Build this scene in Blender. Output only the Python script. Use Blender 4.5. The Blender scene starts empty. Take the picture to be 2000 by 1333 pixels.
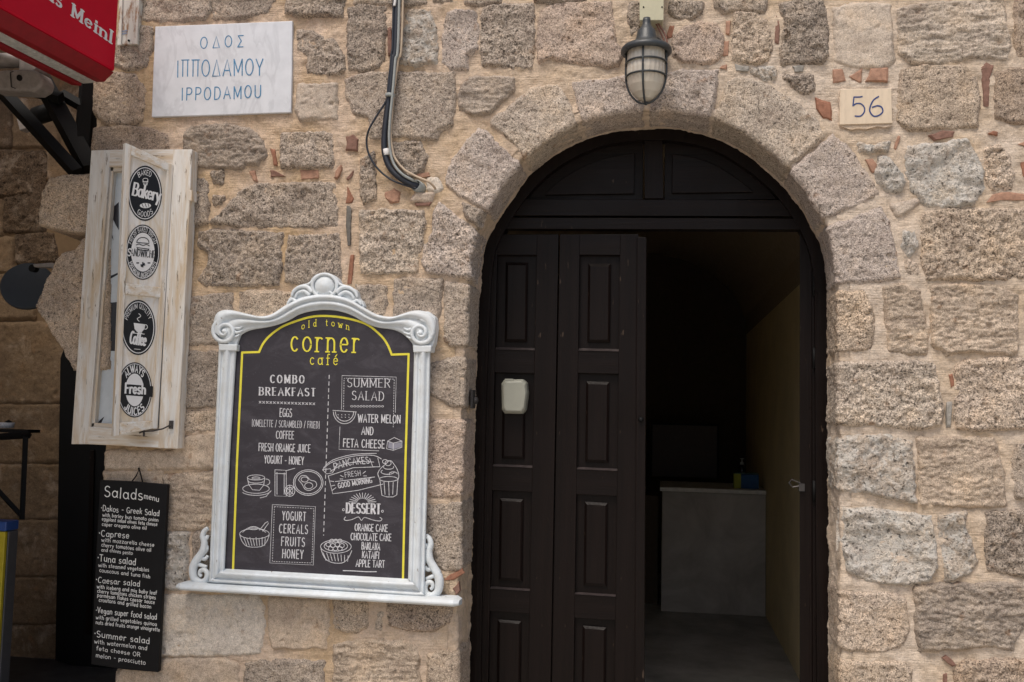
import bpy, math, random
import numpy as np
from mathutils import Vector
random.seed(7)
rng = np.random.default_rng(5)
S = bpy.context.scene
# ------------------------------------------------------------------ camera
F = 1850.0; YAW = math.radians(8.95); PITCH = math.radians(4.3); ROLL = math.radians(1.32)
CAM = np.array([0.0, -3.95, 1.60])
_fw = np.array([-math.sin(YAW)*math.cos(PITCH), math.cos(YAW)*math.cos(PITCH), math.sin(PITCH)])
_r = np.array([math.cos(YAW), math.sin(YAW), 0.0]); _u = np.cross(_r, _fw)
RT = math.cos(ROLL)*_r + math.sin(ROLL)*_u; UP = -math.sin(ROLL)*_r + math.cos(ROLL)*_u
cd = bpy.data.cameras.new('camera'); cam = bpy.data.objects.new('camera', cd)
S.collection.objects.link(cam); S.camera = cam
from mathutils import Matrix
cam.matrix_world = Matrix(((RT[0], UP[0], -_fw[0], CAM[0]), (RT[1], UP[1], -_fw[1], CAM[1]),
                           (RT[2], UP[2], -_fw[2], CAM[2]), (0, 0, 0, 1)))
cd.sensor_width = 36; cd.lens = F/2000*36; cd.clip_start = .05; cd.clip_end = 400
# ------------------------------------------------------------------ sky and sun
SUN_EL, SUN_AZ = 60, 200       # degrees; azimuth measured clockwise from +Y
w = bpy.data.worlds.new('World'); S.world = w; w.use_nodes = True
nt = w.node_tree; bg = nt.nodes['Background']
sky = nt.nodes.new('ShaderNodeTexSky'); sky.sky_type = 'NISHITA'; sky.sun_disc = False
sky.sun_elevation = math.radians(SUN_EL); sky.sun_rotation = math.radians(SUN_AZ)
sky.air_density = 1.0; sky.dust_density = 4.0; sky.ozone_density = 0.6
nt.links.new(sky.outputs[0], bg.inputs[0]); bg.inputs[1].default_value = .095
sl = bpy.data.lights.new('sun', 'SUN'); so = bpy.data.objects.new('sun', sl); S.collection.objects.link(so)
sl.energy = 1.5; sl.angle = math.radians(22); sl.color = (1.0, .94, .86)
_a = math.radians(SUN_AZ); _e = math.radians(SUN_EL)
sd_ = Vector((math.sin(_a)*math.cos(_e), math.cos(_a)*math.cos(_e), math.sin(_e)))
so.rotation_euler = sd_.to_track_quat('Z', 'Y').to_euler()
S.view_settings.view_transform = 'Standard'; S.view_settings.look = 'None'
S.view_settings.gamma = 1; S.view_settings.use_curve_mapping = False
S.view_settings.exposure = 0.50
try:
    S.cycles.max_bounces = 8; S.cycles.diffuse_bounces = 5
except Exception: pass

# ------------------------------------------------------------------ tracing helpers: photo coordinates -> metres on a plane
def rays(px, py):
    px = np.asarray(px, float); py = np.asarray(py, float)
    return (_fw + ((px-1000)/F)[..., None]*RT - ((py-666.5)/F)[..., None]*UP)
def W(px, py, Y=0.0):
    d = rays(px, py); t = (Y-CAM[1])/d[..., 1]; return CAM + t[..., None]*d
def WX(px, py, X):
    d = rays(px, py); t = (X-CAM[0])/d[..., 0]; return CAM + t[..., None]*d
def WZ(px, py, Z):
    d = rays(px, py); t = (Z-CAM[2])/d[..., 2]; return CAM + t[..., None]*d
class Plane:                      # an arbitrary plane; at(px,py,off) = traced point lifted by off along the normal
    def __init__(s, o, n):
        s.o = np.array(o, float); n = np.array(n, float); s.n = n/np.linalg.norm(n)
        if s.n @ (CAM-s.o) < 0: s.n = -s.n
    def at(s, px, py, off=0.0):
        d = rays(px, py); o = s.o + s.n*off
        t = ((o-CAM) @ s.n)/(d @ s.n); return CAM + t[..., None]*d
def wallp(Y): return Plane((0, Y, 0), (0, -1, 0))

# ------------------------------------------------------------------ noise (numpy)
_perm = np.random.default_rng(11).permutation(256); _perm = np.concatenate([_perm, _perm, _perm])
_grad = np.random.default_rng(12).normal(size=(256, 3)); _grad /= np.linalg.norm(_grad, axis=1)[:, None]
def perlin(p):
    i = np.floor(p).astype(int); f = p-i; i &= 255; u = f*f*f*(f*(f*6-15)+10)
    out = 0
    for a in (0, 1):
        wa = u[:, 0] if a else 1-u[:, 0]
        for b in (0, 1):
            wb = u[:, 1] if b else 1-u[:, 1]
            for c in (0, 1):
                wc = u[:, 2] if c else 1-u[:, 2]
                h = _perm[_perm[_perm[i[:, 0]+a]+i[:, 1]+b]+i[:, 2]+c]
                g = _grad[h]
                out = out + wa*wb*wc*(g[:, 0]*(f[:, 0]-a)+g[:, 1]*(f[:, 1]-b)+g[:, 2]*(f[:, 2]-c))
    return out*1.6
def fbm(p, sc, octv=3, gain=.5, seed=0):
    r = 0; a = 1; q = p*sc+seed*17.31
    for k in range(octv):
        r = r+a*perlin(q); q = q*2.03+5.1; a *= gain
    return r
def sdpoly(P, V):                # signed distance, positive inside; P (n,2) V (m,2)
    d = np.full(len(P), 1e9); ins = np.zeros(len(P), bool); m = len(V)
    for k in range(m):
        a = V[k]; b = V[(k+1) % m]; e = b-a; w_ = P-a
        t = np.clip((w_ @ e)/max(e @ e, 1e-12), 0, 1); q = w_-t[:, None]*e
        d = np.minimum(d, (q*q).sum(1))
        c = ((a[1] <= P[:, 1]) != (b[1] <= P[:, 1]))
        if abs(e[1]) > 1e-12:
            xx = a[0]+(P[:, 1]-a[1])*e[0]/e[1]; ins ^= (c & (P[:, 0] < xx))
    d = np.sqrt(d); return np.where(ins, d, -d)
def sstep(x, a, b):
    t = np.clip((x-a)/(b-a), 0, 1); return t*t*(3-2*t)

# ------------------------------------------------------------------ object helpers
COL = S.collection
def empty(name, loc, label, cat, group=None, kind=None):
    o = bpy.data.objects.new(name, None); COL.objects.link(o); o.location = loc; o.empty_display_size = .1
    if kind: o['kind'] = kind
    o['label'] = label; o['category'] = cat
    if group: o['group'] = group
    return o
def link(name, verts, faces, mat, parent=None, smooth=False, loc=None, bev=0, bseg=2, auto=True):
    verts = np.asarray(verts, float)
    c = verts.mean(0) if loc is None else np.array(loc, float)
    me = bpy.data.meshes.new(name)
    me.from_pydata((verts-c).tolist(), [], faces if isinstance(faces, list) else faces.tolist()); me.update()
    import bmesh
    bm = bmesh.new(); bm.from_mesh(me); 
    if auto: bmesh.ops.recalc_face_normals(bm, faces=bm.faces)
    bm.to_mesh(me); bm.free()
    if smooth: me.polygons.foreach_set('use_smooth', [True]*len(me.polygons))
    o = bpy.data.objects.new(name, me); COL.objects.link(o)
    if mat: me.materials.append(mat)
    o.location = c
    if parent is not None:
        o.parent = parent; g = Vector((0, 0, 0)); q = parent
        while q is not None: g = g+Vector(q.location); q = q.parent
        o.location = Vector(c)-g
    if bev:
        m = o.modifiers.new('bevel', 'BEVEL'); m.width = bev; m.segments = bseg; m.limit_method = 'ANGLE'; m.angle_limit = math.radians(35)
        if not smooth: me.polygons.foreach_set('use_smooth', [False]*len(me.polygons))
    return o
def tag(o, label=None, cat=None, group=None, kind=None):
    if label: o['label'] = label
    if cat: o['category'] = cat
    if group: o['group'] = group
    if kind: o['kind'] = kind
    return o
class MB:
    def __init__(s): s.v = []; s.f = []; s.n = 0
    def add(s, v, f):
        s.v.append(np.asarray(v, float)); s.f += [[i+s.n for i in q] for q in f]; s.n += len(v); return s
    def prism(s, front, back):     # two loops of equal length
        n = len(front); v = np.vstack([front, back])
        f = [list(range(n)), list(range(2*n-1, n-1, -1))]+[[k, n+k, n+(k+1) % n, (k+1) % n] for k in range(n)]
        return s.add(v, f)
    def box(s, x0, x1, y0, y1, z0, z1):
        return s.prism([(x0, y0, z0), (x1, y0, z0), (x1, y0, z1), (x0, y0, z1)], [(x0, y1, z0), (x1, y1, z0), (x1, y1, z1), (x0, y1, z1)])
    def tube(s, pts, r, n=8, cap=True, flat=None):
        pts = np.asarray(pts, float); m = len(pts); r = np.full(m, r) if np.isscalar(r) else np.asarray(r)
        V = []; prev = None
        for k in range(m):
            t = pts[min(k+1, m-1)]-pts[max(k-1, 0)]; t = t/(np.linalg.norm(t)+1e-12)
            if prev is None:
                a = np.array([0, 1, 0]) if abs(t[1]) < .9 else np.array([1, 0, 0])
            else: a = prev
            a = a-t*(a @ t); a /= np.linalg.norm(a); b = np.cross(t, a); prev = a
            for j in range(n):
                an = 2*math.pi*j/n
                V.append(pts[k]+r[k]*(math.cos(an)*a*(flat or 1)+math.sin(an)*b))
        Fc = [[k*n+j, k*n+(j+1) % n, (k+1)*n+(j+1) % n, (k+1)*n+j] for k in range(m-1) for j in range(n)]
        if cap: Fc += [list(range(n))[::-1], [(m-1)*n+j for j in range(n)]]
        return s.add(V, Fc)
    def lathe(s, prof, c, n=24, ax=None):   # prof [(r,h)], axis +z or given frame
        if ax is None: ex, ey, ez = np.eye(3)
        else:
            ez = np.array(ax, float); ez /= np.linalg.norm(ez); a = np.array([0, 0, 1.]) if abs(ez[2]) < .9 else np.array([1., 0, 0])
            ex = np.cross(a, ez); ex /= np.linalg.norm(ex); ey = np.cross(ez, ex)
        c = np.array(c, float); V = []
        for r, h in prof:
            for j in range(n):
                an = 2*math.pi*j/n; V.append(c+ez*h+r*(math.cos(an)*ex+math.sin(an)*ey))
        m = len(prof)
        Fc = [[k*n+j, k*n+(j+1) % n, (k+1)*n+(j+1) % n, (k+1)*n+j] for k in range(m-1) for j in range(n)]
        Fc += [list(range(n))[::-1], [(m-1)*n+j for j in range(n)]]
        return s.add(V, Fc)
    def loft(s, rows, closed=False):
        m = len(rows); n = len(rows[0]); V = np.vstack(rows)
        Fc = [[k*n+j, k*n+j+1, (k+1)*n+j+1, (k+1)*n+j] for k in range(m-1) for j in range(n-1)]
        return s.add(V, Fc)
    def build(s, name, mat, parent=None, **k):
        return link(name, np.vstack(s.v), s.f, mat, parent, **k)
def pxprism(poly, y0, y1, mb=None):         # outline traced at depth y0 (front), given real thickness back to y1
    p = np.array(poly, float); a = W(p[:, 0], p[:, 1], y0); b = a.copy(); b[:, 1] = y1
    return (mb or MB()).prism(a, b)
def planeprism(pl, poly, off0, off1, mb=None):
    p = np.array(poly, float); a = pl.at(p[:, 0], p[:, 1], off0); b = a-pl.n*(off0-off1)
    return (mb or MB()).prism(a, b)
def smoothcurve(pts, n=8, closed=False):
    P = np.array(pts, float); m = len(P); out = []
    for k in range(m if closed else m-1):
        if closed: a, b, c, d = P[(k-1) % m], P[k], P[(k+1) % m], P[(k+2) % m]
        else: a, b, c, d = P[max(k-1, 0)], P[k], P[k+1], P[min(k+2, m-1)]
        for j in range(n):
            t = j/n; out.append(.5*((2*b)+(-a+c)*t+(2*a-5*b+4*c-d)*t*t+(-a+3*b-3*c+d)*t**3))
    if not closed: out.append(P[-1])
    return np.array(out)
def resample(P, n):
    P = np.asarray(P, float); L = np.r_[0, np.cumsum(np.linalg.norm(np.diff(P, axis=0), axis=1))]
    t = np.linspace(0, L[-1], n); return np.stack([np.interp(t, L, P[:, k]) for k in range(P.shape[1])], 1)

# ------------------------------------------------------------------ materials
class N:
    def __init__(s, name, rough=.8, spec=.3, metal=0):
        s.m = bpy.data.materials.new(name); s.m.use_nodes = True; s.t = s.m.node_tree
        s.b = s.t.nodes['Principled BSDF']; s.b.inputs['Roughness'].default_value = rough
        s.b.inputs['Specular IOR Level'].default_value = spec; s.b.inputs['Metallic'].default_value = metal
        s.co = s.t.nodes.new('ShaderNodeTexCoord').outputs['Object']
    def nd(s, typ, **k):
        n = s.t.nodes.new(typ)
        for a, b in k.items(): setattr(n, a, b)
        return n
    def L(s, a, b): s.t.links.new(a, b)
    def noise(s, scale, det=4, rough=.6, vec=None, dist=0):
        n = s.nd('ShaderNodeTexNoise'); n.inputs['Scale'].default_value = scale; n.inputs['Detail'].default_value = det
        n.inputs['Roughness'].default_value = rough; n.inputs['Distortion'].default_value = dist
        s.L(vec or s.co, n.inputs['Vector']); return n.outputs['Fac']
    def ramp(s, fac, stops):
        n = s.nd('ShaderNodeValToRGB'); s.L(fac, n.inputs[0]); e = n.color_ramp.elements
        while len(e) < len(stops): e.new(.5)
        for q, (p, c) in zip(e, stops):
            q.position = p; q.color = (c, c, c, 1) if np.isscalar(c) else (*c, 1)
        return n.outputs[0]
    def mix(s, fac, a, b, mode='MIX'):
        n = s.nd('ShaderNodeMix', data_type='RGBA', blend_type=mode)
        for v, i in ((fac, 0), (a, 6), (b, 7)):
            if hasattr(v, 'links'): s.L(v, n.inputs[i])
            elif i == 0: n.inputs[0].default_value = v
            else: n.inputs[i].default_value = (*v, 1) if not np.isscalar(v) else (v, v, v, 1)
        return n.outputs[2]
    def math(s, op, a, b):
        n = s.nd('ShaderNodeMath', operation=op)
        for v, i in ((a, 0), (b, 1)):
            if hasattr(v, 'links'): s.L(v, n.inputs[i])
            else: n.inputs[i].default_value = v
        return n.outputs[0]
    def scale(s, v, vec=None, off=None):
        n = s.nd('ShaderNodeMapping'); n.inputs['Scale'].default_value = v; s.L(vec or s.co, n.inputs['Vector']); return n.outputs[0]
    def color(s, c):
        if hasattr(c, 'links'): s.L(c, s.b.inputs['Base Color'])
        else: s.b.inputs['Base Color'].default_value = (*c, 1)
        return s
    def bump(s, h, dist=.002, st=1):
        n = s.nd('ShaderNodeBump'); n.inputs['Distance'].default_value = dist; n.inputs['Strength'].default_value = st
        s.L(h, n.inputs['Height']); s.L(n.outputs[0], s.b.inputs['Normal']); return s
def seeded(n):      # object coordinates shifted by the object's random number
    oi = n.nd('ShaderNodeObjectInfo'); mu = n.nd('ShaderNodeVectorMath', operation='SCALE'); mu.inputs[0].default_value = (7.3, 3.1, 9.7)
    n.L(oi.outputs['Random'], mu.inputs['Scale']); ad = n.nd('ShaderNodeVectorMath', operation='ADD')
    n.L(n.co, ad.inputs[0]); n.L(mu.outputs[0], ad.inputs[1]); return ad.outputs[0], oi
def stone_mat(name, grain=230, contrast=1.0, bands=0, white=0, pits=.5, smooth=0):
    n = N(name, .93, .12); v, oi = seeded(n)
    big = n.ramp(n.noise(1.3, 5, .65), [(.3, (.84, .82, .80)), (.5, (1, 1, 1)), (.7, (1.08, 1.07, 1.05))])
    base = oi.outputs['Color']
    sp = n.ramp(n.noise(grain, 3, .75, v), [(.34, 1-.62*contrast), (.5, 1.0), (.66, 1+.52*contrast)])
    c = n.mix(1, base, sp, 'MULTIPLY')
    md = n.ramp(n.noise(38, 5, .7, v), [(.3, .74), (.5, 1.0), (.72, 1.2)])
    c = n.mix(.9, c, md, 'MULTIPLY')
    lo = n.ramp(n.noise(7, 3, .6, v), [(.3, (.82, .80, .80)), (.5, (1, 1, 1)), (.72, (1.12, 1.06, .98))])
    c = n.mix(1, c, lo, 'MULTIPLY')
    rust = n.ramp(n.noise(16, 3, .5, v), [(.66, 0.0), (.76, .55)])
    c = n.mix(rust, c, (.30, .165, .085))
    c = n.mix(1, c, big, 'MULTIPLY')
    if white:
        wf = n.ramp(n.noise(22, 5, .7, v, .6), [(.42, 0.0), (.6, white)])
        c = n.mix(wf, c, (.60, .57, .52))
    if bands:
        bv = n.scale((2, 2, 26), v); bf = n.ramp(n.noise(1.6, 4, .6, bv, .4), [(.35, .72), (.5, 1.0), (.68, 1.25)])
        c = n.mix(bands, c, bf, 'MULTIPLY')
    pn = n.mix(1, n.ramp(n.noise(64, 2, .5, v), [(.61, 1.0), (.70, 1-.70*pits)]), n.ramp(n.noise(150, 2, .5, v), [(.60, 1.0), (.68, 1-.6*pits)]), 'MULTIPLY')
    c = n.mix(1, c, pn, 'MULTIPLY')
    sm = n.ramp(n.noise(5.5, 6, .75, v, .4), [(.54, 0.0), (.72, .5)])       # mortar smeared over the faces
    c = n.mix(sm, c, (.58, .47, .365))
    n.color(c)
    h = n.math('ADD', n.math('MULTIPLY', n.noise(grain*.8, 3, .7, v), .5), n.math('MULTIPLY', n.noise(60, 4, .7, v), .9))
    h = n.math('ADD', h, n.math('MULTIPLY', pn, .5))
    n.bump(h, .009*(1-.5*smooth), 1.0); return n.m
ST = {'g': stone_mat('speckled_grey_stone', pits=.8),
      'r': stone_mat('coarse_porous_stone', 170, 1.15, pits=.9),
      's': stone_mat('smooth_tan_stone', 260, .55, pits=.35, smooth=1),
      'b': stone_mat('banded_stone', 220, .75, bands=.8),
      'w': stone_mat('white_crusted_stone', 150, .9, white=.85, pits=1.0)}
def mortar_mat(name, ca, cb, cc):
    n = N(name, .95, .1)
    c = n.mix(n.ramp(n.noise(2.2, 4, .6), [(.40, 0.0), (.62, 1.0)]), ca, cb)
    # yellower repointing towards the left half of the facade, paler on the right
    sx = n.nd('ShaderNodeSeparateXYZ'); n.L(n.co, sx.inputs[0])
    mr = n.nd('ShaderNodeMapRange'); mr.inputs['From Min'].default_value = -.9; mr.inputs['From Max'].default_value = .9
    n.L(n.math('ADD', sx.outputs[0], n.math('MULTIPLY', n.noise(1.7, 3, .6), 1.2)), mr.inputs['Value'])
    c = n.mix(mr.outputs[0], c, n.mix(n.ramp(n.noise(3.1, 4, .6), [(.42, 0.0), (.66, .6)]), cc, cb))
    c = n.mix(1, c, n.ramp(n.noise(180, 3, .7), [(.3, .80), (.5, 1.0), (.72, 1.14)]), 'MULTIPLY')
    c = n.mix(1, c, n.ramp(n.noise(24, 4, .65), [(.3, .78), (.5, 1.0), (.7, 1.12)]), 'MULTIPLY')
    c = n.mix(n.ramp(n.noise(48, 3, .6), [(.66, 0.0), (.73, .5)]), c, (.25, .19, .14))
    c = n.mix(n.ramp(n.noise(1.1, 6, .7, None, .6), [(.54, 0.0), (.68, .30)]), c, (.40, .32, .24))
    st = n.scale((3, 3, 60)); n.color(c)
    h = n.math('ADD', n.noise(120, 4, .7), n.math('MULTIPLY', n.noise(3, 4, .6, st, .5), .8))
    n.bump(h, .007, 1.0); return n.m
MORTAR = mortar_mat('sandy_mortar', (.64, .50, .385), (.56, .405, .25), (.66, .55, .445))
def tile_mat():
    n = N('fired_clay', .85, .2); v, oi = seeded(n)
    c = n.mix(1, oi.outputs['Color'], n.ramp(n.noise(60, 4, .7, v), [(.3, .7), (.5, 1.0), (.7, 1.25)]), 'MULTIPLY')
    n.color(c).bump(n.noise(150, 3, .6, v), .002, .6); return n.m
CLAY = tile_mat()
def plain(name, c, rough=.6, spec=.4, metal=0, var=.12, sc=25, bmp=0, bsc=150):
    n = N(name, rough, spec, metal)
    n.color(n.mix(1, c, n.ramp(n.noise(sc, 4, .65), [(.3, 1-var), (.5, 1.0), (.7, 1+var)]), 'MULTIPLY'))
    if bmp: n.bump(n.noise(bsc, 3, .6), bmp, .6)
    return n.m
def chipped(name, c, under, amt=.70, sc=26, streak=(1, 1, 1), rough=.5, second=None):
    n = N(name, rough, .35); v = n.scale(streak)
    base = n.mix(1, c, n.ramp(n.noise(14, 4, .6, v), [(.3, .90), (.6, 1.05)]), 'MULTIPLY')
    if second is not None:
        base = n.mix(n.ramp(n.noise(7, 5, .7, v, .5), [(.42, 0.0), (.62, .9)]), base, second)
    k = n.ramp(n.noise(sc, 5, .72, v, .3), [(amt, 0.0), (amt+.03, 1.0)])
    n.color(n.mix(k, base, under)); n.bump(n.math('ADD', n.math('MULTIPLY', k, -1), n.noise(90, 2, .5, v)), .0012, .6); return n.m
WHITE = chipped('white_frame_paint', (.66, .71, .745), (.20, .15, .12), .665, 38, (1, 1, 1), .55, (.60, .625, .63))
WOODV = chipped('whitewashed_wood_vertical', (.72, .70, .66), (.22, .17, .12), .625, 30, (3, 3, .3), .75, (.56, .43, .28))
WOODH = chipped('whitewashed_wood_horizontal', (.72, .70, .66), (.22, .17, .12), .625, 30, (.3, 3, 3), .75, (.56, .43, .28))
PANELW = chipped('whitewashed_panel', (.72, .70, .67), (.34, .26, .18), .70, 24, (2, 2, .4), .7, (.60, .49, .34))
def door_mat(name, st):
    n = N(name, .42, .15); v = n.scale(st)
    g = n.noise(8, 6, .65, v, .2)
    c = n.mix(1, (.0068, .0040, .0034), n.ramp(g, [(.3, .7), (.5, 1.0), (.7, 1.35)]), 'MULTIPLY')
    sc = n.ramp(n.noise(55, 2, .5, n.scale((1, 1, .25))), [(.72, 0.0), (.76, .5)])
    n.color(n.mix(sc, c, (.10, .07, .05)))
    n.L(n.ramp(n.noise(3, 4, .6), [(.3, .26), (.7, .52)]), n.b.inputs['Roughness'])
    n.bump(g, .0025, 1.0); return n.m
DOORV = door_mat('dark_brown_door_paint_vertical', (4, 4, .12)); DOORH = door_mat('dark_brown_door_paint_horizontal', (.12, 4, 4))
BEAD = plain('highlight_worn_bead', (.045, .035, .034), .30, .6, var=.4, sc=40)  # lighter worn edge; the highlight on the panel sills is put into its colour
def board_():
    n = N('chalkboard_print', .5, .4)
    c = n.mix(n.ramp(n.noise(5, 6, .75, n.scale((1, 1, 2)), 1.2), [(.48, 0.0), (.72, .35)]), (.033, .029, .037), (.12, .11, .13))
    c = n.mix(n.ramp(n.noise(170, 2, .5), [(.70, 0.0), (.76, .25)]), c, (.3, .3, .32)); n.color(c); return n.m
BOARD = board_()
BLACKB = plain('black_painted_board', (.006, .006, .007), .5, .2, var=.2)
CHALK = plain('white_print', (.58, .58, .61), .8, .1, var=.3, sc=120)
CHALK2 = plain('chalk_pen_white', (.74, .74, .72), .8, .1, var=.15, sc=150)
YELLOW = plain('yellow_print', (.74, .66, .07), .6, .2, var=.08)
BLUEINK = plain('blue_engraved_paint', (.07, .22, .39), .7, .2, var=.35, sc=60)
NAVY = plain('navy_glaze', (.02, .045, .17), .35, .5)
BLACKP = plain('black_sticker', (.006, .006, .008), .4, .4)
STW = plain('white_sticker_ink', (.72, .72, .72), .5, .3, var=.03)
IRON = plain('dark_lantern_paint', (.036, .041, .044), .42, .5, var=.3, bmp=.001)
BLACKM = plain('black_metal', (.005, .005, .0055), .6, .18)
RED = plain('red_awning_vinyl', (.50, .001, .020), .6, .14, var=.06, sc=6)
RED2 = plain('dark_red_trim', (.22, .004, .010), .5, .3)
CREAM = plain('cream_awning_fabric', (.42, .37, .30), .8, .2)
ALU = plain('weathered_white_aluminium', (.24, .215, .20), .5, .4, var=.2, sc=40)
GREYBAND = plain('worn_grey_trim', (.40, .40, .38), .8, .2, var=.3, sc=60)
BOXC = plain('cream_plastic_box', (.50, .47, .33), .45, .4, var=.05)
KEYB = plain('grey_green_plastic', (.30, .30, .25), .38, .5, var=.05)
STEEL = plain('dull_steel', (.07, .065, .065), .5, .4, metal=.6)
CABLEK = plain('black_rubber_cable', (.022, .026, .036), .42, .45)
CABLEG = plain('grey_cable', (.30, .32, .31), .55, .35)
CABLEB = plain('beige_cable', (.48, .38, .28), .6, .3)
WTAPE = plain('white_tape', (.72, .70, .69), .6, .3)
def marble():
    n = N('white_marble', .45, .4)
    vn = n.noise(3.2, 5, .6, n.scale((1.5, 1, .8)), .7)
    c = n.mix(n.ramp(vn, [(.46, 0.0), (.50, .55), (.54, 0.0)]), (.64, .665, .70), (.50, .52, .55))
    c = n.mix(1, c, n.ramp(n.noise(16, 4, .6), [(.3, .93), (.7, 1.05)]), 'MULTIPLY'); n.color(c); return n.m
MARBLE = marble()
PLATE = chipped('glazed_cream_tile', (.66, .54, .40), (.40, .18, .09), .73, 22, (3, 1, .8), .3)
def rusty():
    n = N('rusty_white_sheet', .6, .3); v = n.scale((3, 1, .8))
    f = n.ramp(n.noise(9, 6, .7, v), [(.50, 0.0), (.62, 1.0)])
    n.color(n.mix(f, (.66, .64, .58), n.mix(n.noise(40, 3), (.42, .20, .06), (.12, .05, .03)))); return n.m
RUST = rusty()
def glass_ribbed():
    n = N('ribbed_lantern_glass', .22, .6); n.b.inputs['Transmission Weight'].default_value = .35
    n.color(n.mix(n.ramp(n.noise(9, 3, .6), [(.35, 0.0), (.7, .5)]), (.82, .77, .66), (.62, .50, .38)))
    return n.m
RGLASS = glass_ribbed()
def cement():
    n = N('polished_cement', .55, .35)
    c = n.mix(n.ramp(n.noise(2.4, 6, .65, None, .8), [(.35, 0.0), (.68, 1.0)]), (.38, .35, .32), (.60, .565, .53))
    n.color(c); return n.m
CEMENT = cement()
FLOORC = plain('dark_cement_floor', (.34, .335, .325), .42, .4, var=.45, sc=3)
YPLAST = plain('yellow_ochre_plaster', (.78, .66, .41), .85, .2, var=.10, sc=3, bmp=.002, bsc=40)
DPLAST = plain('shade_dark_plaster', (.10, .075, .055), .9, .1); VPLAST = plain('vault_plaster', (.34, .27, .19), .9, .1)
def flag():
    n = N('street_paving', .8, .25); n.color(n.mix(n.noise(3, 5), (.44, .40, .34), (.54, .49, .41))); n.bump(n.noise(40, 4), .004); return n.m
PAVE = flag(); SLATE = plain('dark_slate', (.04, .04, .042), .5, .4, var=.5, sc=12)

# ------------------------------------------------------------------ the arched opening: traced edge line
EDGE = [(890, 1560), (893, 1333), (900, 1000), (904, 820), (908, 700), (912, 600), (917, 520), (924, 470), (934, 440), (952, 408), (980, 362), (1015, 318), (1048, 288), (1082, 264), (1125, 242),
        (1172, 226), (1217, 218), (1262, 215), (1300, 215), (1340, 219), (1379, 226), (1420, 240), (1460, 262), (1510, 298), (1548, 334), (1580, 375), (1606, 418), (1624, 460), (1634, 510),
        (1637, 570), (1638, 700), (1640, 1000), (1643, 1333), (1645, 1560)]
_E = np.array(EDGE, float); EW = W(_E[:, 0], _E[:, 1])[:, [0, 2]]
EW = smoothcurve(EW, 10); 
for _ in range(6): EW[1:-1] = (EW[:-2]+2*EW[1:-1]+EW[2:])/4
EL = np.r_[0, np.cumsum(np.linalg.norm(np.diff(EW, axis=0), axis=1))]; ELEN = EL[-1]
NE = 700; EWr = resample(EW, NE); ES = np.linspace(0, ELEN, NE)
_t = np.gradient(EWr, axis=0)
for _ in range(20): _t[1:-1] = (_t[:-2]+_t[1:-1]*2+_t[2:])/4
_t /= np.linalg.norm(_t, axis=1)[:, None]; ENr = np.stack([-_t[:, 1], _t[:, 0]], 1)   # outward (into the wall)
def edge_at(s):
    p = np.stack([np.interp(s, ES, EWr[:, k]) for k in (0, 1)], 1); n = np.stack([np.interp(s, ES, ENr[:, k]) for k in (0, 1)], 1)
    return p, n/np.linalg.norm(n, axis=1)[:, None]
def edge_proj(P):            # nearest s and signed e of 2D points
    P = np.asarray(P, float); s = np.empty(len(P)); e = np.empty(len(P))
    for a in range(0, len(P), 4000):
        q = P[a:a+4000]; d2 = ((q[:, None, :]-EWr[None])**2).sum(2); i = d2.argmin(1)
        v = q-EWr[i]; e[a:a+4000] = np.sign((v*ENr[i]).sum(1))*np.sqrt(d2.min(1)); s[a:a+4000] = ES[i]+(v*_t[i]).sum(1)
    return s, e
REVEAL = .27
def shell(s, e, h):          # unfolded (along edge, out from edge) -> 3D, rounded arris, lifted by h
    p, n = edge_at(s); r = .012
    x = np.empty((len(s), 3)); nn = np.empty((len(s), 3))
    n3 = np.stack([n[:, 0], np.zeros(len(s)), n[:, 1]], 1); p3 = np.stack([p[:, 0], np.zeros(len(s)), p[:, 1]], 1)
    L = r*math.pi/2; fr = e >= r; bk = e <= r-L; md = ~(fr | bk)
    x[fr] = p3[fr]+n3[fr]*e[fr, None]; nn[fr] = (0, -1, 0)
    a = (r-e[md])/r; c = p3[md]+n3[md]*r+np.array([0, r, 0.])
    nn[md] = -n3[md]*np.sin(a)[:, None]+np.array([0, -1, 0.])*np.cos(a)[:, None]; x[md] = c+nn[md]*r
    dp = r+((r-L)-e[bk]); x[bk] = p3[bk]+np.array([0, 1, 0.])*dp[:, None]; nn[bk] = -n3[bk]
    return x+nn*h[:, None]
def grid_mesh(shape, keep, X):
    ny, nx = shape; idx = np.full(ny*nx, -1); idx[keep] = np.arange(keep.sum())
    I = idx.reshape(ny, nx); q = np.stack([I[:-1, :-1], I[:-1, 1:], I[1:, 1:], I[1:, :-1]], -1).reshape(-1, 4)
    return X[keep], q[(q >= 0).all(1)]
def fast_obj(name, V, Q, mat, parent, color=None):
    used = np.unique(Q); mp = np.full(len(V), -1); mp[used] = np.arange(len(used)); V = V[used]; Q = mp[Q]
    c = V.mean(0); me = bpy.data.meshes.new(name); me.vertices.add(len(V)); me.vertices.foreach_set('co', (V-c).astype(np.float32).ravel())
    me.loops.add(Q.size); me.loops.foreach_set('vertex_index', Q.astype(np.int32).ravel())
    me.polygons.add(len(Q)); me.polygons.foreach_set('loop_start', np.arange(0, Q.size, 4, dtype=np.int32))
    me.update(calc_edges=True); me.polygons.foreach_set('use_smooth', np.ones(len(Q), bool)); me.materials.append(mat)
    o = bpy.data.objects.new(name, me); COL.objects.link(o); o.location = c
    if color is not None: o.color = (*color, 1)
    if parent is not None: o.parent = parent; o.location = Vector(c)-Vector(parent.location)
    return o

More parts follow.
